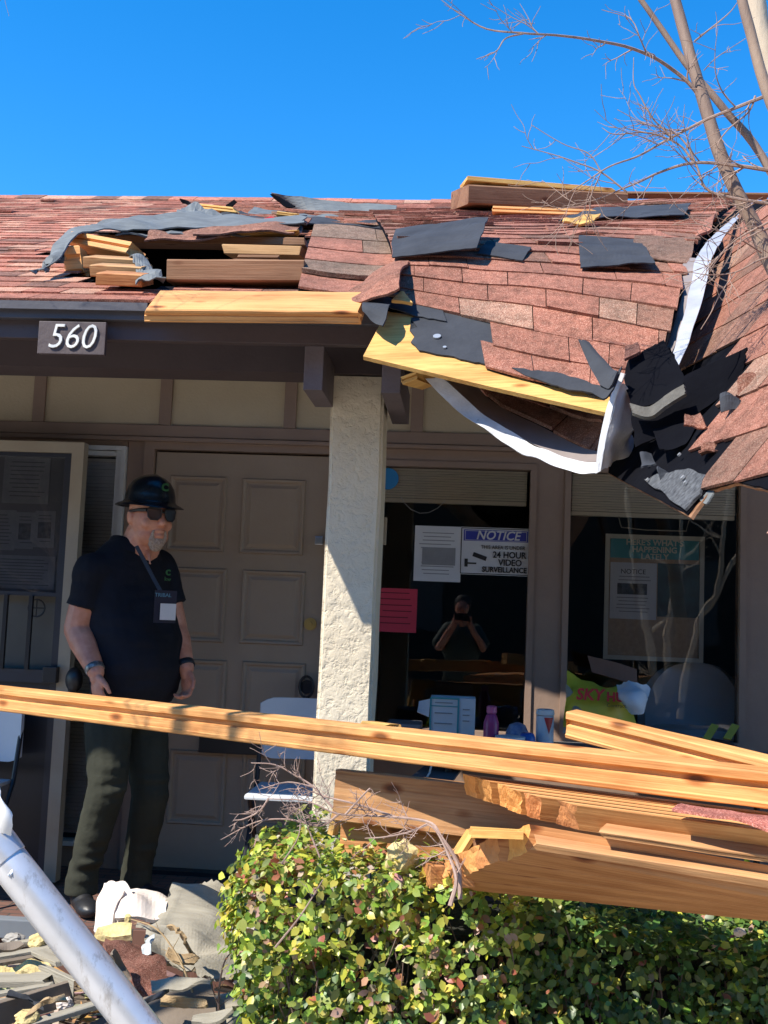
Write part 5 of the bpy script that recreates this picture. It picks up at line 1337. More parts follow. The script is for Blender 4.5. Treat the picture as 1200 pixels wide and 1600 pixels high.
flap('shingle_strip', 'torn pink shingle strip lying on the upper slab at the right', 'shingle', [[(1050, 1262, 2.36), (1110, 1275, 2.31), (1200, 1292, 2.24), (1260, 1300, 2.2)], [(1062, 1255, 2.42), (1120, 1261, 2.39), (1200, 1277, 2.32), (1260, 1287, 2.28)]], mShingle, 20, 3, .006, .006, 12, .04, 230, tint=(1.4, 1.1, 1.2))
flap('paper_scrap', 'small white crumpled scrap caught between long plank and upper slab', 'scrap', [[(868, 1222, 2.85), (880, 1226, 2.85)], [(872, 1215, 2.9), (884, 1219, 2.9)]], mPaper, 5, 4, .003, .01, 30, .05, 231)
# ================================================================== HEDGE
def leafmat():
    m = bpy.data.materials.new('hedge_leaf'); m.use_nodes = True; n = m.node_tree; b = n.nodes['Principled BSDF']; o = n.nodes['Material Output']
    a = n.nodes.new('ShaderNodeAttribute'); a.attribute_name = 'tint'
    n.links.new(a.outputs['Color'], b.inputs['Base Color']); b.inputs['Roughness'].default_value = .38; b.inputs['Specular IOR Level'].default_value = .45
    tr = n.nodes.new('ShaderNodeBsdfTranslucent'); n.links.new(_mix(n, a.outputs['Color'], (1.2, 1.3, .6), 1.0), tr.inputs[0])
    mx = n.nodes.new('ShaderNodeMixShader'); mx.inputs[0].default_value = .28
    n.links.new(b.outputs[0], mx.inputs[1]); n.links.new(tr.outputs[0], mx.inputs[2]); n.links.new(mx.outputs[0], o.inputs[0]); return m
mLeaf = leafmat(); mTwig = M('twig_bark', (.22, .15, .12), (.13, .085, .07), 30, .8, .3, 80)
random.seed(42)
HX0, HX1, HY0, HY1, HZ = -.58, 1.45, 2.92, 3.58, .595
def htop(x): return HZ+.03*noise.noise(Vector((x*2.1, .3, 0)))-(.10 if x > .05 else 0)*min(1, max(0, (x-.05)/.3))
def hfront(x, z): return HY0+.05*noise.noise(Vector((x*2.3, z*2.3, 5)))+.14*min(1, max(0, (x-.02)/.2))
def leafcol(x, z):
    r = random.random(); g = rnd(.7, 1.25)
    sun_tint = max(0, min(1, (z+.15)/.6))*(1 if x < .2 else .2)  # sun on top and left, shade on the right, put into leaf colours
    if r < .06*sun_tint+.002: return (.38*g, .14*g, .08*g)
    if r < .13*sun_tint+.006: return (.46*g, .33*g, .22*g)
    if r < .50*sun_tint+.03: return (.50*g, .50*g, .08*g)
    if r < .80*sun_tint+.18: return (.25*g, .33*g, .06*g)
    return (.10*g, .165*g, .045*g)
bm = bmesh.new(); L = tintlayer(bm)
def leaf(bm, p, n, size, c, ln=None):
    n = n.normalized(); a = n.cross(Vector((rnd(-1, 1), rnd(-1, 1), rnd(-1, 1)))).normalized(); b = n.cross(a)
    w = size*rnd(.26, .36); l = size; cup = size*rnd(.04, .14); bend = size*rnd(-.05, .2)
    pts = [p, p+a*l*.28+b*w*.8+n*cup*.6, p+a*l*.62+b*w*.95+n*cup*.4-n*bend*.3, p+a*l-n*bend, p+a*l*.62-b*w*.95+n*cup*.4-n*bend*.3, p+a*l*.28-b*w*.8+n*cup*.6]
    m1, m2 = p+a*l*.3, p+a*l*.64-n*bend*.3
    v = [bm.verts.new(q) for q in pts+[m1, m2]]
    fs = [bm.faces.new((v[0], v[6], v[1])), bm.faces.new((v[1], v[6], v[7], v[2])), bm.faces.new((v[2], v[7], v[3])), bm.faces.new((v[0], v[5], v[6])), bm.faces.new((v[5], v[4], v[7], v[6])), bm.faces.new((v[4], v[3], v[7]))]
    for f in fs:
        f.smooth = True
        for q in f.loops: q[L] = (*c, 1)
def sprig(x, y, z, nrm, sz=1.0):
    ax = (nrm+Vector((rnd(-.7, .7), rnd(-.7, .7), rnd(-.1, .9)))).normalized(); c0 = leafcol(x, z)
    for k in range(random.choice((4, 5, 6))):
        q = Vector((x, y, z))+ax*(.012*k)
        ln = (ax*.5+Vector((rnd(-1, 1), rnd(-1, 1), rnd(-.5, 1)))*.8+nrm*.5)
        c = tuple(v*rnd(.8, 1.2) for v in (c0 if random.random() < .65 else leafcol(x, z)))
        leaf(bm, q, ln, rnd(.016, .038)*sz*(.6 if random.random() < .2 else 1), c)
cnt = 0
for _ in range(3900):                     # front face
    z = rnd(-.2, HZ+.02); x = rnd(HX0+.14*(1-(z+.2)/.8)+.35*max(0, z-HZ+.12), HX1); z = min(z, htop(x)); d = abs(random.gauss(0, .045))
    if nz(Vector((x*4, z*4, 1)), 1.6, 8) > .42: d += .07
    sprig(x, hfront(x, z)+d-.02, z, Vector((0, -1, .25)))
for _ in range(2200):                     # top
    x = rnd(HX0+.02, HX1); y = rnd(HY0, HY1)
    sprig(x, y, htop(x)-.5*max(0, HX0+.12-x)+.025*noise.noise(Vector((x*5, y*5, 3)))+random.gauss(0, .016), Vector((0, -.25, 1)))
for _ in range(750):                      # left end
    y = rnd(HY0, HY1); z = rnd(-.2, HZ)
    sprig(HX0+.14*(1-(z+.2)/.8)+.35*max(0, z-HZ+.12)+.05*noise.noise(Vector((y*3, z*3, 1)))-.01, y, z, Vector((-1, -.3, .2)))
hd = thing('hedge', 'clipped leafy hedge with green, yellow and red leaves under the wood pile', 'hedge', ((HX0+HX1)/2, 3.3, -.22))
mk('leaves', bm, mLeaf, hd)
bm = bmesh.new(); box(bm, HX0+.13, HX1-.05, HY0+.2, HY1-.07, -.22, HZ-.17)  # plain dark box painted as the shade inside the hedge
mk('shade_core', bm, M('hedge_shade', (.02, .022, .014), (.012, .012, .008), 30, .95, .8, 60), hd)
bm = bmesh.new()
for _ in range(420):
    x = rnd(HX0+.12, HX1); z0 = rnd(-.2, .3); p = Vector((x, hfront(x, z0)+rnd(.02, .12), z0)); pts = [p]
    for k in range(4): pts.append(pts[-1]+Vector((rnd(-.03, .03), rnd(-.018, .012), rnd(.03, .08))))
    pts = [q for q in pts if q.z < htop(q.x)+.02]
    if len(pts) > 1: tube(bm, pts, [.003-.0004*i for i in range(len(pts))], 4)
mk('stems', bm, mTwig, hd)
# ================================================================== TWIGS AND TREES
def twigs(bm, pts, r0, r1, n=6, depth=2, ln=.25, den=5, grav=0, spread=.9, seed=0, sides=5):
    """smooth branch through points with recursive side twigs"""
    k = max(3, len(pts)*4); P = [cr(pts, i/k) for i in range(k+1)]
    P = [p+Vector((nz(p, 9, 1), nz(p, 9, 2), nz(p, 9, 3)))*r0*.5 for p in P]
    tube(bm, P, [r0+(r1-r0)*i/k for i in range(k+1)], n)
    if depth <= 0: return
    for _ in range(den):
        t = rnd(.12, .97); i = int(t*k); p = P[i]; d = (P[min(i+1, k)]-P[max(i-1, 0)]).normalized()
        s = Vector((rnd(-1, 1), rnd(-.7, .7), rnd(-1, 1))); s = (s-d*s.dot(d)).normalized()
        v = (d*rnd(.4, 1)+s*spread).normalized(); l = ln*rnd(.4, 1.1)
        q = [p]
        for j in range(4): v = (v+Vector((rnd(-.3, .3), rnd(-.2, .2), rnd(-.25, .3)+grav))).normalized(); q.append(q[-1]+v*l/4)
        rr = (r0+(r1-r0)*t)*.5
        twigs(bm, q, max(rr, .0010), .0006, 4, depth-1, ln*.5, max(2, den//2), grav, spread, 0, 4)
random.seed(5)
def branch_px(bm, pts, r0, r1, **k): twigs(bm, [at(*p) for p in pts], r0, r1, **k)
mBark = M('smooth_tree_bark', (.34, .24, .17), (.17, .11, .085), 9, .75, .4, 30, stretch=(1, 1, .25))
mBarkP = M('pale_tree_bark', (.62, .52, .38), (.42, .32, .22), 8, .75, .4, 30, stretch=(1, 1, .25))
tr_ = thing('bare_tree', 'leafless multi stemmed tree leaning in front of the right end of the roof', 'tree', at(1430, 1500, 3.0)*1)
def trunk(px, r0, r1, m=mBark, n=10):
    bm = bmesh.new(); pts = [at(*p) for p in px]; k = len(pts)*5
    P = [cr(pts, i/k) for i in range(k+1)]; P = [p+Vector((nz(p, 5, 1), 0, nz(p, 5, 3)))*r0*.35 for p in P]
    tube(bm, P, [(r0+(r1-r0)*i/k)*(1+.1*nz(P[i], 11, 5)) for i in range(k+1)], n); mk('trunk', bm, m, tr_, smooth=True, sharp=180)
trunk([(1440, 1560, 3.0), (1400, 1100, 3.0), (1300, 640, 3.05), (1200, 398, 3.1), (1150, 300, 3.1), (1105, 180, 3.12), (1075, 70, 3.15), (1040, -60, 3.2)], .027, .015)
trunk([(1445, 1560, 3.02), (1420, 1100, 3.1), (1330, 560, 3.3), (1200, 262, 3.4), (1130, 170, 3.4), (1060, 80, 3.4), (985, -20, 3.4)], .019, .008, mBark)
trunk([(1450, 1560, 3.05), (1440, 1000, 2.9), (1300, 400, 2.9), (1205, 165, 2.9), (1165, 30, 2.9), (1150, -60, 2.9)], .022, .012)
trunk([(1455, 1560, 3.1), (1450, 1000, 3.5), (1300, 450, 3.6), (1225, 180, 3.6), (1185, 30, 3.6), (1168, -60, 3.6)], .045, .033, mBarkP)
bm = bmesh.new()
for pts, r0, den, ln in (
    ([(1103, 180, 3.12), (1085, 140, 3.12), (1050, 108, 3.1), (1010, 84, 3.05), (950, 66, 3.0), (880, 57, 2.95), (820, 52, 2.9), (760, 44, 2.9), (715, 20, 2.9), (688, -2, 2.9)], .009, 20, .14),
    ([(820, 52, 2.9), (790, 60, 2.88), (775, 80, 2.86), (745, 92, 2.86)], .0035, 4, .08),
    ([(1250, 120, 3.0), (1200, 148, 3.0), (1150, 168, 3.0), (1100, 188, 3.0), (1050, 215, 3.0), (1000, 243, 2.95), (950, 262, 2.9), (905, 290, 2.9), (860, 318, 2.9)], .008, 22, .2),
    ([(1260, 275, 3.0), (1200, 266, 3.0), (1150, 258, 3.0), (1085, 254, 3.0), (1030, 270, 3.0), (985, 290, 2.95), (930, 312, 2.9), (880, 322, 2.9)], .009, 18, .18),
    ([(1280, 335, 3.0), (1200, 318, 3.0), (1150, 310, 3.0), (1105, 296, 3.0), (1090, 262, 3.0), (1075, 228, 3.0), (1050, 205, 3.0), (1010, 195, 3.0), (965, 172, 3.0)], .007, 16, .16),
    ([(1085, 254, 3.0), (1060, 225, 3.0), (1010, 208, 2.98), (960, 210, 2.95), (940, 200, 2.95)], .0045, 10, .12),
    ([(1180, 150, 3.0), (1170, 175, 3.0), (1135, 205, 3.0), (1120, 235, 3.0), (1128, 295, 3.0)], .004, 8, .12),
    ([(1050, 215, 3.0), (1020, 185, 3.0), (1000, 150, 3.0), (990, 130, 3.0), (990, 90, 3.0)], .0035, 6, .1),
    ([(980, 300, 2.9), (940, 270, 2.9), (905, 255, 2.9), (860, 240, 2.9), (815, 228, 2.9)], .0035, 8, .13),
    ([(940, 270, 2.9), (920, 240, 2.9), (880, 225, 2.9), (830, 195, 2.9)], .0025, 5, .12),
    ([(1085, 65, 3.14), (1110, 45, 3.1), (1140, 20, 3.1), (1155, 0, 3.1)], .004, 5, .1),
    ([(1100, 110, 3.14), (1120, 90, 3.1), (1165, 60, 3.1)], .002, 2, .08),
    ([(1010, 84, 3.05), (1000, 60, 3.0), (985, 30, 3.0), (940, 15, 3.0)], .003, 8, .12),
    ([(1190, 395, 3.0), (1150, 370, 2.95), (1120, 360, 2.9), (1090, 350, 2.9), (1050, 352, 2.9)], .003, 10, .12),
    ([(1230, 345, 3.0), (1180, 365, 2.95), (1130, 395, 2.9), (1100, 420, 2.88)], .0035, 10, .12),
    ([(1240, 330, 2.9), (1195, 350, 2.9), (1150, 375, 2.9), (1115, 410, 2.88), (1095, 440, 2.88)], .0045, 12, .13),
    ([(1240, 395, 2.9), (1190, 405, 2.9), (1150, 425, 2.88), (1110, 430, 2.86), (1075, 425, 2.86)], .004, 10, .12),
    ([(1150, 425, 2.88), (1125, 460, 2.86), (1110, 490, 2.85), (1095, 515, 2.85)], .0025, 5, .1),
    ([(1230, 300, 3.1), (1180, 330, 3.1), (1140, 360, 3.1), (1100, 380, 3.1)], .003, 9, .12)):
    branch_px(bm, pts, r0*.75, .0009, n=6, depth=2, ln=ln*1.15, den=max(2, int(den*.58)), spread=.75)
mk('branches', bm, M('branch_bark', (.42, .29, .22), (.24, .16, .12), 30, .8, .2, 60), tr_)
random.seed(11)
bk = thing('broken_branch', 'tangle of bare broken twigs lying over the hedge in front of the stucco post', 'branch', at(540, 1290, 2.95))
bm = bmesh.new()
for pts, r0, den, ln in (
    ([(720, 1405, 2.75), (715, 1350, 2.78), (690, 1310, 2.8), (670, 1285, 2.85), (600, 1276, 2.9), (530, 1272, 2.9), (480, 1252, 2.9), (420, 1248, 2.92)], .006, 12, .12),
    ([(705, 1415, 2.72), (713, 1375, 2.74), (700, 1335, 2.78), (682, 1300, 2.8), (668, 1288, 2.84)], .006, 5, .08),
    ([(530, 1272, 2.9), (500, 1290, 2.9), (450, 1280, 2.92), (400, 1285, 2.94), (345, 1312, 2.96)], .0035, 8, .1),
    ([(520, 1262, 2.9), (490, 1230, 2.92), (462, 1212, 2.93), (430, 1195, 2.93), (392, 1192, 2.94)], .0035, 8, .1),
    ([(490, 1230, 2.92), (450, 1222, 2.92), (410, 1232, 2.92)], .0025, 6, .08),
    ([(420, 1248, 2.92), (405, 1268, 2.92), (380, 1280, 2.93), (364, 1282, 2.93)], .003, 5, .08),
    ([(620, 1278, 2.9), (560, 1258, 2.9), (510, 1245, 2.92), (470, 1230, 2.93)], .004, 8, .1),
    ([(540, 1273, 2.88), (575, 1235, 2.86), (577, 1236, 2.86)], .003, 2, .05),
    ([(668, 1288, 2.84), (640, 1300, 2.84), (600, 1308, 2.84), (570, 1310, 2.86)], .003, 8, .08),
    ([(500, 1340, 2.88), (480, 1290, 2.9), (470, 1262, 2.92)], .0025, 3, .06),
    ([(430, 1480, 2.84), (470, 1430, 2.82), (505, 1375, 2.83)], .003, 2, .05),
    ([(440, 1350, 2.88), (465, 1310, 2.88), (470, 1280, 2.9)], .002, 2, .05)):
    branch_px(bm, pts, r0, .0013, n=6, depth=2, ln=ln, den=den)
mk('twig_mass', bm, M('pale_twig', (.42, .30, .24), (.26, .17, .14), 25, .8, .2, 60), bk)
# ================================================================== METAL POLE
pl_ = thing('metal_pole', 'fallen brushed aluminium pole leaning across the lower left corner', 'pole', at(330, 1750, 2.15))
def alu():
    m, n, b = _base('brushed_aluminium'); t = _noise(n, 60, 4, (1, 1, 1)); g = _noise(n, 7, 4)
    col = _ramp(n, g.outputs[0], [(.3, (.62, .62, .62)), (.7, (.78, .78, .79))]).outputs[0]
    g2 = _noise(n, 34, 6, (1, 1, .25), .75); col = _mix(n, col, _ramp(n, g2.outputs[0], [(.34, (.55, .5, .44)), (.46, (1, 1, 1))]).outputs[0], .7)
    n.links.new(col, b.inputs['Base Color']); b.inputs['Metallic'].default_value = .45; b.inputs['Roughness'].default_value = .3
    _bump(n, b, t.outputs[0], .12, .002); return m
mAlu = alu()
pa, pb = at(-2, 1326, 2.2), at(213, 1600, 2.2); dd = (pb-pa).normalized(); r_ = .0385
bm = bmesh.new(); end = pa+dd*((-.2-pa.z)/dd.z)
tube(bm, [pa, pa+dd*.004]+[pa.lerp(end, i/12) for i in range(1, 13)], [r_*.96]+[r_]*13, 32)
mk('tube', bm, mAlu, pl_, smooth=True)
bm = bmesh.new(); nrm_ = Vector((0, -1, 0)); sd_ = dd.cross(nrm_).normalized()
tube(bm, [pa-dd*.05, pa-dd*.045, pa+dd*.0, pa+dd*.03], [r_*.8, r_*1.08, r_*1.1, r_*1.06], 32)
mk('collar', bm, mAlu, pl_, smooth=True)
bm = bmesh.new(); cc = pa+dd*.035+nrm_*(r_+.002)-sd_*.004
pts = [cc+dd*(.024*math.cos(a))+sd_*(.012*math.sin(a))+Vector((0, .012*abs(math.sin(a)), 0)) for a in [i*math.pi/8 for i in range(17)]]
tube(bm, pts, .003, 6); mk('hand_hole_rim', bm, mAlu, pl_, smooth=True)
bm = bmesh.new(); f = [bm.verts.new(p+Vector((0, .001, 0))) for p in pts[:-1]]; bm.faces.new(f); mk('hand_hole', bm, mBlack, pl_)
bm = gsheet([[(-30, 1300, 2.2), (0, 1300, 2.18), (18, 1305, 2.18)], [(-30, 1262, 2.2), (0, 1268, 2.17), (20, 1285, 2.17)], [(-30, 1200, 2.2), (-6, 1222, 2.18), (10, 1262, 2.18)]], 12, 10, .004, .006, 20, .03, 240)
mk('bracket', bm, mWhite, pl_, smooth=True)
# ================================================================== DEBRIS ON THE GROUND
mSid = M('weathered_siding', (.36, .33, .26), (.24, .215, .165), 5, .8, .4, 22, stretch=(1, 5, 5), dirt=.2)
mSidD = M('taupe_siding', (.20, .16, .12), (.14, .11, .085), 5, .8, .4, 22)
mSidP = M('raw_board_back', (.42, .30, .16), (.3, .2, .1), 12, .85, .5, 30, stretch=(1, 5, 5))
mWhF = M('pinkish_white_foam_board', (.74, .66, .58), (.66, .56, .5), 8, .8, .1)
flap('siding_sheet', 'large buckled grey siding sheet lying beside the left end of the hedge', 'siding', [[(238, 1506, 3.65), (300, 1528, 3.6), (360, 1535, 3.6), (410, 1535, 3.6)], [(228, 1450, 3.82), (300, 1462, 3.85), (350, 1470, 3.85), (405, 1470, 3.85)], [(258, 1405, 4.0), (300, 1410, 4.05), (350, 1415, 4.05), (400, 1420, 4.05)], [(276, 1374, 4.2), (315, 1370, 4.25), (355, 1378, 4.25), (400, 1385, 4.25)]], mSid, 34, 30, .01, .045, 7, .05, 250)
wb_ = thing('foam_box', 'broken white moulded box with pinkish folds lying in the rubble', 'foam box', at(190, 1460, 3.9))
mk('side', gsheet([[(146, 1452, 3.85), (156, 1462, 3.83), (170, 1466, 3.82)], [(150, 1410, 3.95), (163, 1412, 3.9), (178, 1425, 3.86)], [(163, 1380, 4.05), (178, 1376, 4.0), (194, 1392, 3.95)]], 8, 10, .012, .006, 14, .03, 251), mWhF, wb_)
mk('side', gsheet([[(172, 1462, 3.84), (192, 1446, 3.84), (202, 1440, 3.86)], [(180, 1425, 3.88), (188, 1420, 3.9), (196, 1428, 3.9)], [(180, 1378, 4.0), (196, 1378, 4.0), (208, 1398, 3.95)]], 8, 10, .012, .006, 14, .03, 252), mWhF, wb_)
mk('lid', gsheet([[(178, 1432, 3.84), (212, 1432, 3.84), (240, 1432, 3.86), (258, 1424, 3.9)], [(182, 1408, 3.95), (212, 1402, 3.95), (240, 1408, 3.97), (262, 1410, 4.0)], [(190, 1396, 4.05), (212, 1390, 4.06), (240, 1396, 4.08), (262, 1404, 4.1)]], 14, 8, .012, .012, 9, .06, 253), mWhF, wb_)
flap('foam_slab', 'curved yellow foam slab with a grey skin in front of the white box', 'foam', [[(150, 1456, 3.7), (175, 1462, 3.68), (205, 1460, 3.68)], [(152, 1447, 3.76), (178, 1440, 3.76), (206, 1444, 3.76)]], mFoam, 10, 4, .022, .008, 10, .03, 254)
chunk('foam_chunk', 'yellow foam lump wedged against the white box', 'foam', at(200, 1436, 3.78), (.012, .012, .02), mFoam, 8, 'torn foam pieces', sub=2)
flap('shingle_chunk', 'dark red piece of shingle roofing under the buckled siding', 'shingle', [[(168, 1500, 3.5), (210, 1545, 3.42), (250, 1560, 3.4)], [(160, 1480, 3.6), (205, 1495, 3.55), (262, 1520, 3.52)], [(165, 1466, 3.7), (205, 1472, 3.68), (250, 1490, 3.66)]], mShingle, 14, 10, .02, .02, 9, .05, 255, tint=(.7, .7, .75))
flap('taupe_board', 'wide taupe board lying at the bottom below the buckled siding', 'board', [[(60, 1640, 3.15), (200, 1640, 3.15), (345, 1640, 3.15)], [(215, 1560, 3.35), (270, 1546, 3.38), (332, 1533, 3.42)]], mSidD, 16, 6, .02, .004, 4, .01, 256)
flap('taupe_board', 'light weathered board beside the hedge foot at the bottom', 'board', [[(310, 1640, 3.25), (360, 1640, 3.2), (420, 1630, 3.2)], [(320, 1560, 3.45), (365, 1550, 3.45), (400, 1545, 3.45)]], mSid, 12, 6, .02, .004, 4, .03, 257)
rows = (((-40, 1486, 3.62), (88, 1466, 3.72), .03, .018, mSid, 'topmost thin grey slat left of the pole'),
        ((-40, 1502, 3.55), (84, 1481, 3.66), .04, .014, mSid, 'second thin grey slat left of the pole'),
        ((-40, 1512, 3.50), (70, 1493, 3.60), .03, .012, mSidD, 'thin taupe slat under the two grey slats left of the pole'),
        ((60, 1486, 3.6), (104, 1506, 3.52), .06, .012, mSid, 'short broken slat end touching the pole from the left'),
        ((-40, 1532, 3.42), (84, 1530, 3.44), .09, .02, mSid, 'broad grey slat in the middle of the rubble left of the pole'),
        ((-40, 1560, 3.32), (88, 1538, 3.40), .03, .012, mSid, 'pale edge strip below the broad grey slat'),
        ((-40, 1572, 3.28), (60, 1556, 3.34), .03, .012, mSid, 'lower pale edge strip near the left border'),
        ((-40, 1596, 3.16), (118, 1548, 3.34), .02, .07, mSidD, 'brown shaded board face at the lower left'),
        ((30, 1606, 3.12), (158, 1568, 3.26), .04, .014, mSid, 'slim pale strip pointing at the pole near the bottom'),
        ((62, 1520, 3.5), (122, 1548, 3.4), .02, .06, mSid, 'short tan board standing on edge beside the pole'))
for k, (a, b, w, h, m, l) in enumerate(rows):
    tbl_('rubble_slat', a, b, w, h, m=m, groove=0, rag=(.01, .03), label=l, cat='slat', group='splintered slats in the rubble', seed=260+k)
random.seed(55)
for k, (x_, y_, l_, an, w_, Y_, m_, lb) in enumerate((
    (108, 1508, 60, .35, 12, 3.30, mSid, 'curled grey siding strip just right of the pole near its middle'),
    (236, 1532, 95, -.12, 12, 3.32, mSid, 'long pale siding strip lying on the lower edge of the buckled sheet'),
    (250, 1556, 75, .10, 16, 3.22, mSidP, 'raw tan board back showing below the long pale siding strip'),
    (205, 1568, 60, -.45, 10, 3.18, mFelt, 'small black felt strip beside the pole at the bottom'),
    (300, 1586, 70, -.2, 12, 3.12, mSid, 'pale siding strip crossing the weed stems at the bottom'),
    (262, 1478, 50, .5, 8, 3.50, mSidP, 'narrow tan splinter leaning on the dark red shingle piece'),
    (-10, 1476, 50, -.15, 8, 3.48, mSidD, 'short brown strip on top of the slats at the left border'),
    (10, 1546, 60, .22, 10, 3.20, mFelt, 'black felt strip tucked among the slats left of the pole'),
    (38, 1578, 70, -.35, 9, 3.02, mSidP, 'raw tan splinter rising toward the pole at the bottom left'),
    (212, 1440, 46, .2, 8, 3.62, mSid, 'short grey strip lying in front of the white moulded box'),
    (268, 1440, 60, .95, 7, 3.55, mSidP, 'peeled yellowish strip hanging down over the buckled sheet'),
    (172, 1484, 50, .8, 9, 3.40, mSidD, 'brown strip lying across the dark red shingle piece'))):
    dx_, dy_ = l_*math.cos(an), l_*math.sin(an)
    flap('siding_strip', lb, 'siding', [[(x_, y_+w_, Y_-.04), (x_+dx_*.5, y_+dy_*.5+w_+rnd(-5, 5), Y_-.04+rnd(-.03, .03)), (x_+dx_, y_+dy_+w_*.7, Y_-.04)], [(x_+rnd(-5, 5), y_, Y_), (x_+dx_*.5, y_+dy_*.5+rnd(-5, 5), Y_+rnd(-.03, .03)), (x_+dx_+rnd(-8, 8), y_+dy_, Y_)]],
         m_, 12, 4, .008, .012, 14, .09, 300+k, group='torn siding strips in the rubble')
flap('foam_slab', 'torn yellow foam strip between the slats left of the pole', 'foam', [[(-20, 1524, 3.46), (30, 1522, 3.46), (60, 1522, 3.46), (92, 1520, 3.48)], [(-20, 1510, 3.5), (25, 1504, 3.52), (58, 1496, 3.54), (74, 1506, 3.52)]], mFoam, 16, 6, .014, .02, 14, .06, 270)
chunk('foam_chunk', 'angular foam lump near the bottom edge left of the pole', 'foam', at(42, 1592, 3.15), (.035, .03, .022), mFoam, 12, 'torn foam pieces')
chunk('foam_chunk', 'foam lump on the top slats touching the pole', 'foam', at(60, 1471, 3.68), (.03, .03, .022), mFoam, 14, 'torn foam pieces')
chunk('foam_chunk', 'white grey foam chip in front of the pole at lower left', 'foam', at(100, 1568, 3.3), (.028, .02, .018), mWhF, 16, 'torn foam pieces')
chunk('stone', 'smooth pale stone in the bed below the metal edging', 'stone', at(22, 1466, 4.2), (.04, .03, .018), M('pale_stone', (.35, .33, .3)), 18)
flap('plastic_scrap', 'small clear bent plastic scrap below the yellow foam', 'plastic', [[(222, 1490, 3.6), (236, 1492, 3.58)], [(222, 1462, 3.66), (240, 1456, 3.66)]], M('cloudy_scrap', (.5, .55, .56), None, 9, .2), 5, 6, .003, .02, 22, .06, 272)
random.seed(31)
bm = bmesh.new(); L = tintlayer(bm)
for _ in range(2600):
    x, y = rnd(-2.2, 1.6), rnd(2.6, 4.42)
    if HX0 < x < HX1 and HY0 < y < HY1: continue
    g = rnd(.5, 1.2); leaf(bm, Vector((x, y, -.215+rnd(0, .02))), Vector((rnd(-.5, .5), rnd(-.5, .5), 1)), rnd(.015, .05), random.choice(((.30*g, .2*g, .1*g), (.2*g, .13*g, .08*g), (.42*g, .33*g, .18*g), (.12*g, .09*g, .06*g))))
mk('leaf_litter', bm, mLeaf, None, 'dry leaves and chips scattered over the planting bed', 'leaf litter', kind='stuff')
bm = bmesh.new(); L = tintlayer(bm)
for _ in range(420):
    x, y = rnd(-2.0, -.45), rnd(2.9, 4.3); z = -.21+rnd(0, .16)*(1 if y > 3.3 else .3); a = rnd(-.5, .5)+(1.6 if random.random() < .2 else 0); l = rnd(.03, .22); w = rnd(.004, .02); h = rnd(.003, .009)
    d = Vector((math.cos(a), math.sin(a), rnd(-.25, .25))); s_ = Vector((-math.sin(a), math.cos(a), rnd(-.3, .3)))*w; u = Vector((0, 0, h)); p = Vector((x, y, z))
    c = random.choice(((.36, .33, .26), (.5, .42, .28), (.2, .16, .12), (.55, .33, .14), (.16, .07, .05), (.6, .52, .3)))
    v = [bm.verts.new(q) for q in (p-s_, p+s_, p+s_*rnd(.1, .9)+d*l, p-s_*rnd(.1, .9)+d*l*rnd(.8, 1), p-s_+u, p+s_+u, p+s_*rnd(.1, .9)+d*l+u, p-s_*rnd(.1, .9)+d*l*.9+u)]
    fs = [bm.faces.new([v[i] for i in q]) for q in ((0, 1, 2, 3), (4, 7, 6, 5), (0, 4, 5, 1), (1, 5, 6, 2), (2, 6, 7, 3), (3, 7, 4, 0))]
    paint(bm, fs, tuple(k*rnd(.7, 1.2) for k in c))
mk('splinter_litter', bm, M('splinters', (1, 1, 1), (.7, .68, .65), 40, .85, attr=True), None, 'splinters, siding scraps and shingle crumbs strewn over the bed', 'splinters', kind='stuff')
random.seed(13)
for nm, l, pl2 in (('weed', 'thin reddish bare stem rising beside the hedge at the bottom', (([(345, 1640, 3.3), (342, 1560, 3.3), (350, 1505, 3.3), (368, 1480, 3.3), (385, 1450, 3.3)], .004), ([(344, 1580, 3.3), (332, 1545, 3.3), (328, 1525, 3.3)], .002))),
                   ('weed', 'yellowish bent stem with a strip of bark crossing the rubble', (([(318, 1640, 3.3), (308, 1580, 3.35), (290, 1520, 3.4), (262, 1470, 3.45), (240, 1448, 3.5), (205, 1436, 3.6)], .005), ([(306, 1590, 3.35), (270, 1562, 3.4), (240, 1535, 3.45)], .003)))):
    w_ = thing(nm, l, 'stem', at(pl2[0][0][0][0], 1700, 3.2)); bm = bmesh.new()
    for pts, r0 in pl2: branch_px(bm, pts, r0, .0015, n=5, depth=1, ln=.05, den=5)
    mk('stem', bm, mTwig if 'reddish' in l else M('straw_stem', (.42, .3, .15), (.3, .2, .1), 30, .8), w_)
# ================================================================== BEHIND THE PHOTOGRAPHER (seen only mirrored in the panes)
ob = thing('opposite_building', 'dark two storey building across the parking lot, mirrored in the windows', 'building', (0, -11, -.22))
mk('wall', bbox(-26, 26, -11.5, -11, -.22, 7.2), M('dark_brown_siding', (.035, .028, .025), (.022, .018, .016), 1.5, .9), ob)
bm = bmesh.new()
for k in range(9): box(bm, -24+k*5.4, -22+k*5.4, -10.995, -10.97, 1, 2.6)
for k in range(9): f = bbox(-24+k*5.4, -22+k*5.4, -10.995, -10.97, 1.0, 2.6); mk('shutter', f, M('dull_shutter', (.09, .085, .08)), ob)
bm.free()
random.seed(3)
mt = thing('bare_tree', 'leafless tree with pale trunks behind the photographer, mirrored in the right window', 'tree', (2.2, -3.4, -.22))
def mir(px, py, Yv): p = at(px, py, Yv); p.y = 2*(YW+.03)-p.y; return p
bm = bmesh.new()
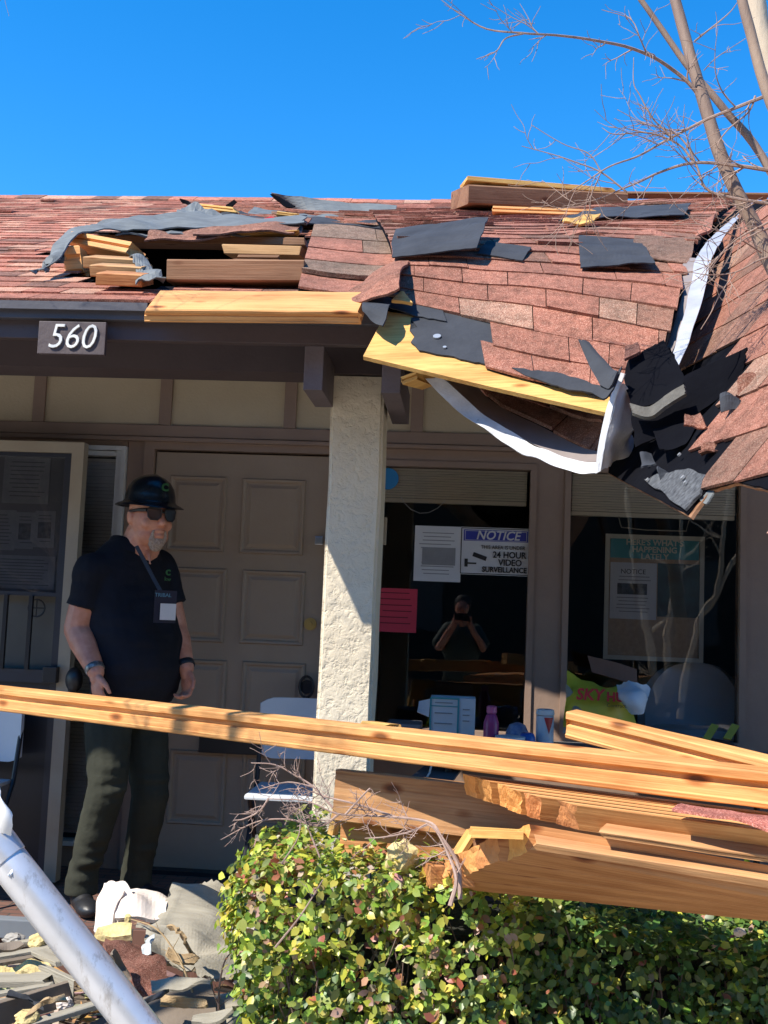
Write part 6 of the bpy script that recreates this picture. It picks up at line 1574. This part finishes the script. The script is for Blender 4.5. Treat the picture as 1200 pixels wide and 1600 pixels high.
for pts, r0 in (([(1035, 1230, 14), (1030, 1110, 14), (1015, 1010, 14), (1005, 960, 14), (990, 880, 14), (980, 760, 14)], .07), ([(1040, 1230, 14), (1045, 1110, 14), (1040, 1010, 14), (1050, 960, 14), (1062, 870, 14), (1070, 740, 14)], .06),
                ([(1050, 1230, 14.3), (1080, 1010, 14.3), (1120, 930, 14.3), (1150, 870, 14.3), (1190, 810, 14.3), (1240, 700, 14.3)], .05), ([(1120, 930, 14.3), (1128, 850, 14.3), (1132, 800, 14.3), (1140, 720, 14.3)], .04)):
    twigs(bm, [mir(*p) for p in pts], r0, r0*.5, 8, 2, .8, 5)
mk('trunks', bm, mBarkP, mt)
random.seed(21)
lt = thing('bare_tree', 'leafless tree outside the left edge whose twigs shade the column foot', 'tree', (-3.4, 1.2, -.22))
bm = bmesh.new(); twigs(bm, [Vector((-3.4, 1.2, -.22)), Vector((-3.3, 1.3, 1)), Vector((-3.2, 1.5, 2.2)), Vector((-2.9, 1.8, 3.4)), Vector((-2.7, 2.0, 4.4))], .06, .02, 8, 3, 1.2, 14)
twigs(bm, [Vector((-3.3, 1.3, 1)), Vector((-2.9, 1.6, 2.2)), Vector((-2.2, 2.1, 3.0)), Vector((-1.7, 2.6, 3.4))], .03, .01, 8, 3, 1.1, 14)
mk('trunk_and_limbs', bm, mBark, lt)

pg = thing('person', 'photographer raising a phone with both hands, mirrored in the left window', 'person', (0, -.36, -.2))
bm = bmesh.new()
ell(bm, Vector((0, -.27, 1.40)), (.075, .095, .115)); cap(bm, Vector((0, -.28, 1.32)), Vector((0, -.33, 1.2)), .05, .06)
ell(bm, Vector((0, -.36, 1.02)), (.19, .12, .26)); ell(bm, Vector((0, -.37, .72)), (.17, .13, .2))
for s_ in (-1, 1):
    cap(bm, Vector((s_*.14, -.35, 1.18)), Vector((s_*.22, -.26, 1.0)), .055, .045); cap(bm, Vector((s_*.22, -.26, 1.0)), Vector((s_*.075, -.11, 1.24)), .042, .028)
    cap(bm, Vector((s_*.075, -.11, 1.24)), Vector((s_*.06, -.10, 1.30)), .03, .026)
    for k in range(4): cap(bm, Vector((s_*.06, -.10, 1.26+k*.018)), Vector((s_*.085, -.066, 1.262+k*.018)), .009, .008, 8)
    cap(bm, Vector((s_*.06, -.12, 1.28)), Vector((s_*.04, -.11, 1.31)), .011, .009, 8)
    cap(bm, Vector((s_*.09, -.37, .66)), Vector((s_*.11, -.36, .26)), .09, .06); cap(bm, Vector((s_*.11, -.36, .26)), Vector((s_*.12, -.38, -.13)), .058, .04); ell(bm, Vector((s_*.12, -.33, -.16)), (.045, .11, .04))
mk('body', blob(bm, .008, 2), mSkin, pg, smooth=True, sharp=180)
bm = bmesh.new(); ell(bm, Vector((0, -.36, 1.03)), (.205, .135, .27)); ell(bm, Vector((0, -.37, .76)), (.19, .145, .2))
for s_ in (-1, 1): cap(bm, Vector((s_*.14, -.35, 1.18)), Vector((s_*.24, -.31, 1.05)), .068, .062)
mk('shirt', blob(bm, .01, 2), M('muted_green_shirt', (.06, .08, .06)), pg, smooth=True, sharp=180)
bm = bmesh.new()
for s_ in (-1, 1): cap(bm, Vector((s_*.09, -.37, .66)), Vector((s_*.11, -.36, .26)), .105, .075); cap(bm, Vector((s_*.11, -.36, .26)), Vector((s_*.12, -.38, -.1)), .075, .06)
mk('trousers', blob(bm, .01, 2), mPants, pg, smooth=True, sharp=180)
bm = bmesh.new(); ell(bm, Vector((0, -.29, 1.44)), (.085, .10, .095)); mk('hair', bm, M('dark_hair', (.03, .022, .018)), pg, smooth=True)
mk('phone', bbox(-.08, .08, -.078, -.068, 1.26, 1.34, .003), mBlack, None, 'black phone held sideways by the photographer, mirrored in the left window', 'phone')
